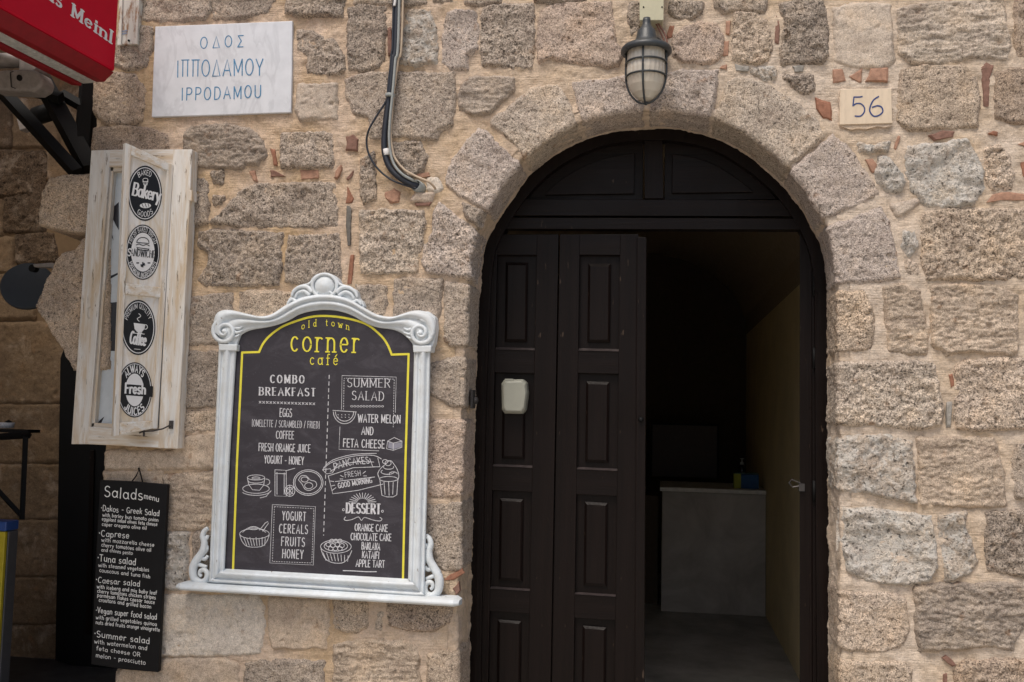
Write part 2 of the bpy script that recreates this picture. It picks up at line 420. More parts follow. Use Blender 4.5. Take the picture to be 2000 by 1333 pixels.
house = empty('stone_house', tuple(W(1270, 1300)*np.array([1, 1, 0])), 'old stone house front with an arched dark doorway', 'house')
RES = .0052
STY = {'g': (.011, .0065, .0034, .0030), 'r': (.013, .0085, .0085, .0042), 's': (.011, .0050, .0018, .0014), 'b': (.013, .0060, .0075, .0026), 'w': (.015, .010, .0095, .0048)}
def stone_height(P3, sd, kind, seed, H=None):
    H0, aL, aM, aF = STY[kind]; var = .7+.6*((seed*37) % 10)/10; aL, aM = aL*var, aM*(1.7-var); H0 = H or H0
    sdn = sd+.0095+fbm(P3, 22, 3, .55, seed)*.006+fbm(P3, 110, 2, .5, seed+3)*.0025
    body = H0*sstep(sdn, -.002, .011)-.030*sstep(-sdn, 0.0, .014)
    n = fbm(P3*np.array([1, 1, 1.5 if kind != 'b' else 4.5]), 8, 2, .5, seed)*aL+fbm(P3*np.array([1, 1, 1 if kind != 'b' else 2.6]), 34, 3, .6, seed+1)*aM+fbm(P3, 130, 2, .6, seed+5)*aF
    n = n+aL*1.2*np.tanh(4*fbm(P3*np.array([1, 1, 1.8]), 3.4, 3, .5, seed+21))*.5      # broken-off facets
    pit = np.clip(fbm(P3, 26 if kind != 'w' else 17, 2, .5, seed+9)-.42, 0, 1)*(.02 if kind in 'gsb' else .035)
    return np.where(sdn > .016, np.maximum(body+n*sstep(sdn, -.004, .012)-pit, -.001+.004*sstep(sdn, .016, .03)), body+n*sstep(sdn, -.004, .012)-pit*.3)
def flat_stone(name, poly, kind, color, parent, Y=0, seed=0, H=None, skirt=0, res=RES):
    p = np.array(poly, float); V = W(p[:, 0], p[:, 1], Y)[:, [0, 2]]
    lo = V.min(0)-.032; hi = V.max(0)+.032
    nx = int((hi[0]-lo[0])/res)+2; ny = int((hi[1]-lo[1])/res)+2
    gx, gz = np.meshgrid(np.linspace(lo[0], hi[0], nx), np.linspace(lo[1], hi[1], ny)); P = np.stack([gx.ravel(), gz.ravel()], 1)
    sd = sdpoly(P, V); P3 = np.stack([P[:, 0], np.zeros(len(P)), P[:, 1]], 1)
    h = stone_height(P3, sd, kind, seed, H)
    if skirt: h = np.where(sd < -.008, -.02-skirt*sstep(-sd, .008, .018), h)
    X = P3.copy(); X[:, 1] = Y-h
    V_, Q = grid_mesh((ny, nx), sd > -.030, X)
    return fast_obj(name, V_, Q, ST[kind], parent, color)
def arch_stone(name, poly, kind, color, parent, seed=0, depth=.225):
    p = np.array(poly, float); V = W(p[:, 0], p[:, 1])[:, [0, 2]]
    s, e = edge_proj(V); near = e < .05
    pe, ne = edge_at(np.clip(s, 0, ELEN)); V = np.where(near[:, None], pe-ne*.10, V)
    s0, s1 = s.min()-.03, s.max()+.03; s0 = max(s0, 0); s1 = min(s1, ELEN); e1 = e.max()+.025
    ns = int((s1-s0)/(RES*.95))+2; ne_ = int((e1+REVEAL)/RES)+2
    gs, ge = np.meshgrid(np.linspace(s0, s1, ns), np.linspace(-REVEAL, e1, ne_)); gs = gs.ravel(); ge = ge.ravel()
    pe, nn = edge_at(gs); ee = np.maximum(ge, .0); P = pe+nn*ee[:, None]
    sd = sdpoly(P, V)
    wob = fbm(np.stack([gs, ge*0, gs*0+seed], 1), 6, 2, .5)*.02
    sd = sd-.0075
    sd = np.where(ge < 0, np.minimum(sd, depth+wob+ge), sd)
    P3 = np.stack([P[:, 0], np.maximum(-ge, 0), P[:, 1]], 1)
    h = stone_height(P3, sd, kind, seed)
    h = np.where(ge < -.01, h*.55, h)
    X = shell(gs, ge, h)
    V_, Q = grid_mesh((ne_, ns), sd > -.030, X); Q = Q[:, ::-1]
    return fast_obj(name, V_, Q, ST[kind], parent, color)

G1 = (.44, .37, .305); G2 = (.375, .315, .26); G3 = (.53, .45, .37); T1 = (.53, .43, .335); T2 = (.56, .46, .37); W1 = (.60, .54, .47); PK = (.51, .405, .33); BR = (.43, .34, .265); LV = (.52, .445, .39)
STONES = [
 ('g', G1, [(276,-70),(277,30),(275,38),(330,42),(400,36),(412,20),(412,-70)]), ('g', G2, [(417,-70),(418,34),(470,36),(520,22),(538,0),(538,-70)]),
 ('r', G2, [(562,-70),(561,25),(580,32),(640,30),(668,32),(673,0),(673,-70)]), ('g', G1, [(218,80),(270,52),(297,55),(292,100),(283,128),(250,136),(222,125)]),
 ('g', BR, [(186,158),(215,142),(262,150),(280,175),(281,215),(272,236),(240,242),(200,236),(186,215)]), ('g', BR, [(184,255),(230,250),(290,252),(325,268),(330,290),(320,312),(200,320),(182,290)]),
 ('b', G2, [(363,265),(375,250),(440,244),(490,256),(512,280),(520,305),(505,320),(480,318),(470,330),(420,326),(375,322),(360,300)]), ('r', G1, [(584,62),(605,64),(650,80),(668,112),(671,135),(660,144),(604,143),(602,110),(583,98)]),
 ('s', G3, [(584,168),(655,166),(657,232),(620,232),(590,234),(580,215)]), ('r', G1, [(554,264),(600,262),(646,262),(646,325),(600,327),(552,326),(550,290)]),
 ('r', G2, [(684,18),(700,12),(752,16),(753,60),(746,110),(738,128),(710,135),(684,134),(681,60)]), ('w', G3, [(795,30),(800,24),(838,24),(848,60),(852,95),(850,122),(800,126),(781,122),(782,90),(790,60)]),
 ('g', LV, [(875,28),(890,22),(925,26),(933,60),(930,95),(908,108),(912,134),(880,133),(866,120),(870,60)]),
 ('g', G1, [(678,158),(720,144),(770,145),(840,146),(884,144),(886,200),(880,245),(855,255),(850,270),(790,268),(725,268),(722,230),(695,222),(678,190)]),
 ('g', G1, [(694,-70),(694,5),(770,8),(830,6),(836,-70)]), ('g', G2, [(848,-70),(848,3),(880,3),(880,-70)]), ('g', G1, [(910,-70),(912,4),(925,10),(975,6),(985,-70)]),
 ('r', G1, [(944,20),(960,12),(1040,10),(1041,60),(1040,110),(1036,130),(1000,131),(945,124),(940,80)]),
 ('g', PK, [(1060,22),(1090,8),(1190,6),(1197,50),(1200,85),(1215,105),(1205,126),(1190,130),(1170,124),(1110,122),(1080,112),(1055,122),(1051,80),(1055,40)]),
 ('g', G2, [(1045,-70),(1047,3),(1090,4),(1140,2),(1140,-70)]), ('b', G1, [(903,170),(918,155),(965,152),(1002,155),(1000,175),(975,200),(955,220),(925,222),(900,212),(898,190)]),
 ('r', G2, [(1234,8),(1250,5),(1255,40),(1240,60),(1234,65),(1230,30)]), ('r', G2, [(1312,5),(1340,2),(1370,8),(1368,25),(1350,35),(1325,36),(1308,22)]),
 ('g', G1, [(1398,-70),(1400,10),(1415,23),(1440,20),(1490,22),(1495,5),(1495,-70)]), ('g', PK, [(1318,70),(1345,52),(1370,46),(1398,50),(1411,70),(1409,105),(1400,118),(1375,123),(1335,120),(1320,108),(1316,90)]),
 ('r', T1, [(1437,28),(1470,26),(1495,40),(1503,60),(1504,100),(1498,118),(1475,122),(1432,116),(1430,90),(1436,60)]), ('r', G2, [(1525,10),(1560,3),(1605,4),(1613,50),(1616,110),(1605,120),(1560,120),(1530,123),(1527,100),(1535,50)]),
 ('s', G3, [(1630,20),(1680,8),(1735,12),(1740,60),(1742,120),(1720,130),(1660,128),(1633,118),(1633,60)]), ('b', G3, [(1757,20),(1800,12),(1860,5),(1955,0),(1963,40),(1970,90),(1965,115),(1900,110),(1850,122),(1780,122),(1762,105),(1755,60)]),
 ('g', T1, [(1765,140),(1800,130),(1880,132),(1905,150),(1910,190),(1905,245),(1870,247),(1840,250),(1780,252),(1757,235),(1757,180)]), ('g', BR, [(1987,-70),(1985,60),(1990,105),(2110,110),(2110,-70)]),
 ('g', BR, [(1948,145),(1980,138),(2110,140),(2110,232),(1975,235),(1950,228),(1946,190)]), ('w', W1, [(1775,290),(1800,285),(1840,285),(1860,278),(1885,275),(1900,300),(1918,340),(1918,370),(1900,395),(1860,402),(1810,400),(1790,375),(1775,340),(1772,310)]),
 ('r', T2, [(1925,295),(1950,288),(1970,310),(1978,345),(1972,365),(1940,370),(1925,350),(1930,325)]), ('w', W1, [(1722,310),(1735,312),(1755,335),(1765,355),(1755,370),(1735,372),(1718,355),(1715,335)]),
 ('r', T1, [(1802,420),(1850,410),(1900,412),(2110,408),(2110,540),(1990,542),(1900,543),(1810,545),(1805,500),(1803,460)]), ('b', T1, [(1822,562),(1880,558),(1950,562),(1984,580),(1984,640),(1983,688),(1900,685),(1850,690),(1825,670),(1822,620)]),
 ('b', T1, [(1730,565),(1760,560),(1792,568),(1798,600),(1808,640),(1806,690),(1780,690),(1740,685),(1736,640),(1733,600)]),
 ('r', T2, [(1870,720),(1885,705),(2110,702),(2110,840),(1980,835),(1920,840),(1870,836),(1868,790)]), ('b', T1, [(1798,860),(1850,856),(1940,860),(1955,920),(1962,985),(1880,988),(1800,982),(1797,920)]),
 ('g', G1, [(1985,870),(2110,865),(2110,975),(1985,970),(1980,930)]), ('w', W1, [(1652,997),(1690,995),(1720,1000),(1815,1010),(1825,1060),(1826,1110),(1810,1132),(1770,1140),(1700,1135),(1660,1115),(1650,1070)]),
 ('w', G3, [(1837,1010),(1885,1002),(1880,1030),(1895,1060),(1903,1095),(1890,1120),(1850,1130),(1845,1090),(1838,1050)]), ('r', G2, [(1932,1005),(2110,998),(2110,1140),(1980,1120),(1935,1110),(1930,1060)]),
 ('b', G2, [(1790,1150),(1830,1145),(1900,1143),(2110,1140),(2010,1200),(1975,1265),(1940,1258),(1890,1262),(1800,1270),(1792,1220)]), ('r', BR, [(1870,1310),(1890,1295),(2110,1290),(2110,1470),(1860,1470)]),
 ('r', G3, [(706,415),(740,412),(825,416),(828,440),(820,490),(810,530),(760,532),(708,532),(705,470)]), ('g', G1, [(772,550),(800,545),(860,550),(858,600),(850,640),(790,640),(772,620)]),
 ('g', G1, [(698,560),(752,562),(752,615),(690,620)]), ('r', G2, [(708,312),(728,300),(732,350),(733,390),(712,398),(706,370)]), ('r', G2, [(765,282),(820,280),(832,310),(828,330),(800,345),(775,320),(765,300)]),
 ('g', G2, [(360,355),(395,352),(405,362),(405,435),(360,440)]), ('r', G1, [(415,435),(440,412),(465,380),(500,362),(560,362),(600,360),(650,362),(655,400),(655,438),(600,443),(480,440)]),
 ('r', G2, [(390,455),(440,452),(550,458),(548,520),(540,553),(470,555),(400,556),(388,545),(410,520),(412,495),(388,478)]), ('r', G1, [(566,462),(658,460),(662,520),(660,550),(600,550),(560,548),(560,500)]),
 ('g', G2, [(345,455),(374,455),(372,545),(345,548)]), ('g', T1, [(470,575),(520,570),(570,575),(570,625),(470,630)]), ('g', G1, [(350,582),(450,576),(452,625),(448,668),(350,672)]),
 ('g', G2, [(340,690),(425,690),(424,750),(422,792),(340,795)]), ('g', T1, [(338,808),(424,806),(422,838),(335,842)]), ('s', T1, [(210,884),(340,884),(352,858),(420,850),(416,912),(300,915),(208,915)]),
 ('b', T1, [(322,932),(414,925),(412,1010),(400,1030),(325,1035)]), ('s', T1, [(206,925),(315,922),(315,1050),(208,1052)]), ('w', W1, [(322,1042),(365,1042),(362,1130),(355,1148),(318,1148)]),
 ('g', G1, [(380,1045),(408,1040),(402,1110),(380,1120)]), ('s', W1, [(300,1165),(500,1165),(512,1180),(515,1240),(505,1272),(470,1278),(300,1278)]), ('s', T1, [(528,1170),(640,1175),(638,1240),(635,1264),(535,1264),(528,1240)]),
 ('g', T1, [(655,1175),(712,1180),(712,1225),(690,1232),(655,1225)]), ('r', BR, [(760,1182),(878,1186),(876,1215),(850,1230),(800,1228),(760,1220)]), ('b', T1, [(655,1262),(700,1252),(800,1255),(816,1270),(812,1470),(652,1470)]),
 ('g', G1, [(482,1297),(560,1292),(630,1295),(634,1470),(478,1470)]), ('s', T1, [(312,1290),(440,1288),(463,1300),(463,1470),(232,1470),(230,1320),(245,1302)]),
 ('s', T1, [(216,1070),(305,1070),(300,1150),(222,1150)]), ('s', T1, [(222,1168),(290,1168),(290,1270),(226,1270)]),
 ('r', G2, [(1535,152),(1585,150),(1588,175),(1570,186),(1545,165)]), ('w', G3, [(1469,137),(1510,133),(1512,150),(1500,155),(1480,145)]), ('w', W1, [(1766,452),(1785,455),(1790,480),(1775,498),(1764,480)]),
 ('r', T2, [(1771,513),(1788,518),(1790,537),(1772,534)]), ('w', G3, [(1678,283),(1710,288),(1735,280),(1732,291),(1700,295),(1680,293)]), ('r', G2, [(415,340),(433,338),(432,355),(418,356)]), ('r', G2, [(418,385),(437,386),(432,400),(420,398)]),
 ('g', G2, [(905,400),(938,411),(930,436),(916,428)]), ('g', G3, [(738,1205),(745,1200),(742,1228),(735,1228)]), ('s', G3, [(1745,405),(1790,395),(1775,408),(1755,420)]),
 ('g', T1, [(440,40),(540,34),(540,36),(445,42)]) ]
STONES.pop()
STONES.append(('s', W1, [(838,352),(852,350),(860,368),(850,376),(836,368)])); STONES.append(('s', T2, [(815,378),(845,380),(838,392),(806,392)]))
for i, (k, c, p) in enumerate(STONES):
    jit = 1+.10*(rng.random()-.5); c = tuple(v*jit for v in c)
    small = (max(q[0] for q in p)-min(q[0] for q in p)) < 60 and (max(q[1] for q in p)-min(q[1] for q in p)) < 60
    flat_stone('stone', p, k, c, house, 0, i*3+1, res=.004 if small else RES, H=.009 if small else None)
ARCH = [
 ('g', LV, [(1632,437),(1720,405),(1735,430),(1748,480),(1760,545),(1700,552),(1636,556)]), ('g', LV, [(1556,326),(1625,262),(1660,290),(1705,355),(1714,378),(1690,395),(1606,428)]),
 ('g', G3, [(1402,240),(1408,215),(1422,160),(1440,148),(1500,165),(1560,205),(1600,240),(1612,268),(1590,285),(1545,318),(1515,303)]), ('g', LV, [(1278,152),(1330,136),(1402,138),(1402,160),(1392,228),(1266,217)]),
 ('g', LV, [(1115,160),(1190,155),(1235,145),(1262,152),(1248,217),(1140,238),(1130,215),(1125,190)]), ('g', G3, [(958,235),(1000,205),(1040,172),(1095,165),(1110,200),(1125,242),(1075,270),(1019,305),(985,265),(960,245)]),
 ('g', LV, [(869,350),(885,310),(915,270),(935,252),(948,256),(975,285),(1009,315),(985,360),(952,412),(900,385),(870,360)]), ('r', LV, [(857,395),(880,412),(924,472),(916,548),(880,540),(835,535),(823,515),(828,480),(845,455),(845,420)]),
 ('g', G1, [(870,552),(915,556),(912,620),(908,680),(880,675),(866,660),(868,600)]), ('g', G1, [(830,715),(880,700),(908,698),(905,760),(903,795),(880,795),(840,770)]), ('g', PK, [(830,828),(860,822),(905,820),(903,880),(898,970),(830,972)]),
 ('g', G1, [(830,982),(900,980),(900,1060),(896,1112),(870,1115),(832,1090)]), ('g', T1, [(835,1280),(870,1270),(896,1275),(892,1500),(838,1500)]),
 ('r', T1, [(1633,572),(1690,568),(1702,600),(1708,640),(1700,680),(1650,692),(1634,692)]), ('r', G3, [(1634,712),(1700,708),(1780,704),(1828,712),(1835,760),(1842,800),(1838,830),(1800,838),(1700,830),(1636,828)]),
 ('w', G3, [(1638,870),(1680,850),(1740,852),(1780,865),(1785,920),(1790,982),(1760,980),(1700,965),(1638,955)]), ('g', T2, [(1640,1150),(1660,1155),(1750,1158),(1770,1175),(1775,1230),(1765,1260),(1720,1275),(1642,1268)]),
 ('g', T1, [(1642,1290),(1700,1292),(1760,1292),(1780,1310),(1785,1480),(1642,1480)]) ]
for i, (k, c, p) in enumerate(ARCH):
    jit = 1+.08*(rng.random()-.5); arch_stone('stone', p, k, tuple(v*jit for v in c), house, 300+i*5)
# the wall goes on beyond the picture: more coursed stones to the right and above
def courses(xa, xb, ya, yb):
    y = ya; k = 0
    while y < yb-50:
        hh = min(rng.integers(95, 150), yb-y); x = xa-(rng.integers(0, 60))
        while x < xb-40:
            ww = rng.integers(90, 220); x2 = min(x+ww, xb)
            q = [(max(x, xa)+rng.integers(0, 8), y+rng.integers(0, 8)), (x2-14-rng.integers(0, 8), y+rng.integers(0, 8)), (x2-14-rng.integers(0, 8), y+hh-14-rng.integers(0, 8)), (max(x, xa)+rng.integers(0, 8), y+hh-14-rng.integers(0, 8))]
            if x2-max(x, xa) > 45: flat_stone('stone', q, 'grsb'[rng.integers(0, 4)], [G1, G2, T1, T2, G3][rng.integers(0, 5)], house, 0, 1500+k*3, res=.011)
            x = x2; k += 1
        y += hh
courses(2124, 2680, -500, 1470); courses(215, 2110, -500, -84)
# the broken arch springer sticking out at the left corner
flat_stone('stone', [(82,440),(85,380),(100,352),(130,345),(215,342),(215,440),(170,455),(140,452),(120,448)], 'g', (.58, .46, .35), house, -.02, 901, H=.02, skirt=.30)
flat_stone('stone', [(75,600),(90,560),(115,510),(125,497),(155,490),(165,470),(215,462),(215,720),(150,722),(100,640)], 'g', (.54, .43, .33), house, -.02, 905, H=.02, skirt=.30)

# red clay and slate splinters set in the joints
RC = (.29, .14, .09); RC2 = (.36, .21, .145); RC3 = (.22, .125, .095); SG = (.15, .14, .125); SG2 = (.30, .28, .25)
SHARDS = [(RC3,[(675,266),(690,262),(700,272),(698,296),(675,294)]),(RC2,[(652,348),(655,335),(666,322),(668,330),(657,350)]),(RC3,[(676,350),(690,333),(688,345),(680,353)]),(RC,[(675,398),(678,364),(691,388),(688,396)]),
 (SG,[(677,402),(687,402),(684,480),(679,480)]),(RC,[(678,555),(684,500),(691,498),(686,555)]),(RC2,[(586,332),(622,332),(622,348),(588,351)]),(RC2,[(486,336),(498,333),(503,355),(494,352)]),(RC,[(527,290),(537,292),(542,325),(534,323)]),
 (RC3,[(527,333),(540,335),(558,345),(528,346)]),(RC2,[(752,376),(770,368),(782,375),(780,395),(762,398),(752,388)]),(RC,[(686,150),(702,147),(706,153),(690,157)]),(RC3,[(757,55),(764,52),(765,110),(758,110)]),
 (RC2,[(812,340),(838,337),(840,345),(814,347)]),(RC3,[(810,397),(845,395),(840,403),(812,403)]),(RC,[(1303,65),(1308,50),(1317,50),(1313,74),(1303,75)]),(RC2,[(1418,42),(1427,40),(1425,69),(1417,67)]),(RC2,[(1414,80),(1424,80),(1422,110),(1412,110)]),
 (RC3,[(1513,84),(1516,30),(1523,45),(1521,86)]),(RC2,[(1626,136),(1645,134),(1652,158),(1627,163)]),(RC2,[(1658,150),(1685,133),(1683,160),(1679,163)]),(RC2,[(1690,159),(1700,134),(1735,132),(1734,160)]),(RC,[(1592,190),(1622,200),(1625,237),(1608,232),(1594,212)]),
 (RC2,[(1690,312),(1704,310),(1713,322),(1710,338),(1702,336)]),(RC2,[(1745,290),(1754,265),(1759,268),(1750,293)]),(RC3,[(1813,265),(1840,255),(1865,257),(1862,268),(1825,275)]),(RC,[(1929,261),(1940,256),(1949,258),(1948,266)]),
 (RC3,[(1913,132),(1927,122),(1941,128),(1934,150),(1931,208),(1921,208),(1917,150)]),(RC2,[(1927,396),(1940,380),(1970,375),(2040,382),(2040,392),(1950,392)]),(RC,[(1990,315),(2020,310),(2020,350),(1996,347)]),(RC2,[(1988,282),(2020,270),(2020,294)]),
 (RC,[(1853,732),(1860,730),(1864,755),(1857,759)]),(SG2,[(1849,787),(1860,785),(1857,835),(1848,836)]),(RC3,[(1840,1286),(1848,1280),(1868,1300),(1860,1303)]),(SG2,[(1435,125),(1463,130),(1461,140),(1437,138)]),(SG2,[(1548,130),(1570,128),(1568,140),(1552,141)]),
 (RC,[(862,1128),(885,1120),(903,1109),(907,1120),(887,1134),(866,1135)]),(RC3,[(884,1150),(897,1136),(899,1155),(890,1163)]),(RC2,[(1412,128),(1420,126),(1420,136),(1405,134)]),(RC3,[(1843,1318),(1850,1316),(1850,1335),(1842,1335)])]
for c, p in SHARDS:
    p = np.array(p, float); cx = p.mean(0); f = []
    P = []
    for k in range(len(p)):
        a, b = p[k], p[(k+1) % len(p)]; P += [a, (a+b)/2+rng.normal(size=2)*.9]
    P = np.array(P); inner = cx+(P-cx)*.80; n = len(P)
    A = W(P[:, 0], P[:, 1], -.004); A[:, 1] = .012; B = W(P[:, 0], P[:, 1], -.001); C = W(inner[:, 0], inner[:, 1], -.004-.003*rng.random()); C[:, 1] += rng.normal(size=n)*.0012
    v = np.vstack([A, B, C]); f = [[k, (k+1) % n, n+(k+1) % n, n+k] for k in range(n)]+[[n+k, n+(k+1) % n, 2*n+(k+1) % n, 2*n+k] for k in range(n)]+[list(range(2*n, 3*n))]
    o = link('tile_fragment' if c[0] > .25 else 'slate_sliver', v, f, CLAY, house); o.color = (*c, 1)

# mortar bed of the facade (front sheet and the part that turns into the doorway)
LEFT = [(200,-60),(192,60),(188,130),(186,240),(184,330),(195,350),(205,440),(195,470),(205,500),(205,700),(205,860),(209,930),(218,1050),(226,1160),(234,1290),(232,1560)]
_l = np.array(LEFT, float); LW = W(_l[:, 0], _l[:, 1])[:, [0, 2]]
x0 = LW[:, 0].min()-.02; x1 = W(2700, 700)[0]; z0 = -.10; z1 = W(1000, -520)[2]; res = .0068
nx = int((x1-x0)/res); ny = int((z1-z0)/res)
gx, gz = np.meshgrid(np.linspace(x0, x1, nx), np.linspace(z0, z1, ny)); P = np.stack([gx.ravel(), gz.ravel()], 1)
oz = np.argsort(LW[:, 1]); lx = np.interp(P[:, 1], LW[oz, 1], LW[oz, 0])+fbm(np.stack([P[:, 1], P[:, 1]*0, P[:, 1]*0], 1), 9, 3)*.012
s_, e_ = np.zeros(len(P)), np.full(len(P), 1.0)
nearb = (P[:, 0] > EWr[:, 0].min()-.1) & (P[:, 0] < EWr[:, 0].max()+.1) & (P[:, 1] < EWr[:, 1].max()+.1)
s_[nearb], e_[nearb] = edge_proj(P[nearb])
sn = e_ < .045; pe, nn = edge_at(np.clip(s_, 0, ELEN)); keep = (e_ > .045-res*1.2) & (P[:, 0] > lx-res*1.2)
P = np.where((sn & keep)[:, None], pe+nn*.045, P); P[:, 0] = np.maximum(P[:, 0], lx)
P3 = np.stack([P[:, 0], np.zeros(len(P)), P[:, 1]], 1)
def mheight(P3): return fbm(P3*np.array([.7, 1, 1.3]), 9, 4, .55, 40)*.0085+fbm(P3, 62, 2, .55, 41)*.0034-.0025
X = P3.copy(); X[:, 1] = -mheight(P3); X[:, 1] += np.where(P[:, 0] <= lx+1e-6, .02, 0)
V_, Q = grid_mesh((ny, nx), keep, X); fast_obj('mortar', V_, Q, MORTAR, house)
ns, nE = int(ELEN/res), int((REVEAL+.03+.06)/res)
gs, ge = np.meshgrid(np.linspace(0, ELEN, ns), np.linspace(-REVEAL-.03, .06, nE)); gs = gs.ravel(); ge = ge.ravel()
pe, nn = edge_at(gs); P3 = np.stack([pe[:, 0]+nn[:, 0]*ge, np.maximum(-ge, 0), pe[:, 1]+nn[:, 1]*ge], 1)
h = mheight(P3)-.004*sstep(ge, .03, .05)
V_, Q = grid_mesh((nE, ns), np.ones(len(gs), bool), shell(gs, ge, h)); fast_obj('reveal_mortar', V_, Q[:, ::-1], MORTAR, house)
# left end of the wall turning back
zz = np.linspace(-.1, z1, 260); lxx = np.interp(zz, LW[oz, 1], LW[oz, 0])+fbm(np.stack([zz, zz*0, zz*0], 1), 9, 3)*.012
yy = np.linspace(.018, .62, 46); gy, gz = np.meshgrid(yy, zz); gl = np.repeat(lxx[:, None], 46, 1)
P3 = np.stack([gl.ravel(), gy.ravel(), gz.ravel()], 1); P3[:, 0] += fbm(P3, 8, 4, .55, 7)*.018*sstep(P3[:, 1], .02, .08)
V_, Q = grid_mesh((260, 46), np.ones(len(P3), bool), P3); fast_obj('wall_return', V_, Q[:, ::-1], MORTAR, house)

# ------------------------------------------------------------------ ground
g = MB(); g.box(-60, 60, -120, 0.05, -.30, -.12); tag(g.build('ground', PAVE), kind='structure')
xl = W(905, 700)[0]; xr = W(1640, 700)[0]
# the room behind the door
XR = WZ(1528, 1265, 0)[0]                      # yellow side wall from its floor line
cf = WZ(1395, 1200, 0); YC = cf[1]; YB = YC+1.9
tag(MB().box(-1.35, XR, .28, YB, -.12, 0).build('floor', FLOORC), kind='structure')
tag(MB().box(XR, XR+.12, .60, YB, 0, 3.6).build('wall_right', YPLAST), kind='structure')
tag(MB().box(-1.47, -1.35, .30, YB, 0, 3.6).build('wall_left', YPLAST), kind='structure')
tag(MB().box(-1.47, XR+.12, YB, YB+.12, 0, 3.6).build('wall_back', DPLAST), kind='structure')  # far end of the room: the gloom of its depth is put into the colour
m = MB(); cy = []
for k in range(17):
    a = math.pi*k/16; cx_ = (XR-1.35)/2; rr = (XR+1.35)/2; cy.append((cx_-rr*math.cos(a), 2.45+.85*math.sin(a)))
for k in range(16):
    (a0, b0), (a1, b1) = cy[k], cy[k+1]
    m.prism([(a0, .6, b0), (a1, .6, b1), (a1, .6, b1+.12), (a0, .6, b0+.12)], [(a0, YB, b0), (a1, YB, b1), (a1, YB, b1+.12), (a0, YB, b0+.12)])
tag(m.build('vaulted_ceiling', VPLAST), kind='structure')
# front inner masonry so that daylight only enters by the doorway
m = MB(); m.box(-1.47, xl-.05, .30, .6, 0, 3.6).box(xr+.06, XR+.12, .34, .6, 0, 3.6).box(xl-.05, xr+.06, .36, .6, W(1270, 235)[2], 3.7)
m.box(x0+.30, -1.47, .30, .6, 0, 3.7); m.box(XR+.12, x1, .30, .6, 0, 3.7); m.box(-1.47, XR+.12, .6, YB, 3.45, 3.7); tag(m.build('inner_wall', VPLAST), kind='structure')

# ------------------------------------------------------------------ door
YD = REVEAL+.012
frame = []
# frame ring hugging the arch
rows = []
s_all = np.linspace(.02, ELEN-.02, 160); pe, nn = edge_at(s_all)
m = MB()
for off, dy in ((.03, 0), (-.047, 0), (-.047, .07), (.03, .07)):
    q = pe+nn*off; rows.append(np.stack([q[:, 0], np.full(160, YD+dy), q[:, 1]], 1))
m.loft([*rows, rows[0]]); dframe = m.build('door_frame', DOORV, house)
def dpx(poly, y0, y1, name, mat, parent, bev=.002): return pxprism(poly, y0, y1).build(name, mat, parent, bev=bev)
# transom: rails, mullion, arched panels
dpx([(960,389),(1546,391),(1572,423),(938,421)], YD+.012, YD+.06, 'transom_rail', DOORH, dframe)
dpx([(925,425),(1580,427),(1592,449),(918,447)], YD+.004, YD+.06, 'transom_rail', DOORH, dframe)
dpx([(1258,264),(1294,264),(1296,388),(1259,388)], YD+.012, YD+.06, 'mullion', DOORV, dframe)
arcin = [(p[0], p[1]) for p in EDGE[9:27]]
cxy = np.array([1270, 520.])
def inset(k, y, xa, xb, n=22):
    # the arch curve pulled inwards, cut to [xa,xb] above y
    q = W(*np.array(EDGE[6:29], float).T)[:, [0, 2]]; ss, _ = edge_proj(q)
    t = np.linspace(ss[0], ss[-1], 200); a, b = edge_at(t); r = a-b*k
    return r
def arch_panel(x_lo, x_hi, zlo, k, y0, y1, name, mat, parent, bev=.0015):
    r = inset(k, 0, 0, 0); sel = (r[:, 0] >= x_lo) & (r[:, 0] <= x_hi) & (r[:, 1] >= zlo); r = r[sel]; r = resample(r, 26)
    lo = [(r[-1][0], zlo), (r[0][0], zlo)]
    if r[-1][1]-zlo < .004: lo = lo[1:]
    if r[0][1]-zlo < .004: lo = lo[:-1]
    poly = np.array([*r, *lo]); A = np.stack([poly[:, 0], np.full(len(poly), y0), poly[:, 1]], 1); B = A.copy(); B[:, 1] = y1
    return MB().prism(A, B).build(name, mat, parent, bev=bev)
zt = W(1270, 388, YD)[2]; xa = W(1258, 330, YD)[0]; xb = W(1295, 330, YD)[0]; xL = EWr[:, 0].min(); xH = EWr[:, 0].max()
arch_panel(xL, xa, zt, .03, YD+.045, YD+.07, 'transom_panel', DOORH, dframe); arch_panel(xb, xH, zt, .03, YD+.045, YD+.07, 'transom_panel', DOORH, dframe)
arch_panel(xL, xa-.035, zt+.03, .098, YD+.030, YD+.05, 'transom_field', DOORH, dframe, .006); arch_panel(xb+.035, xH, zt+.03, .098, YD+.030, YD+.05, 'transom_field', DOORH, dframe, .006)
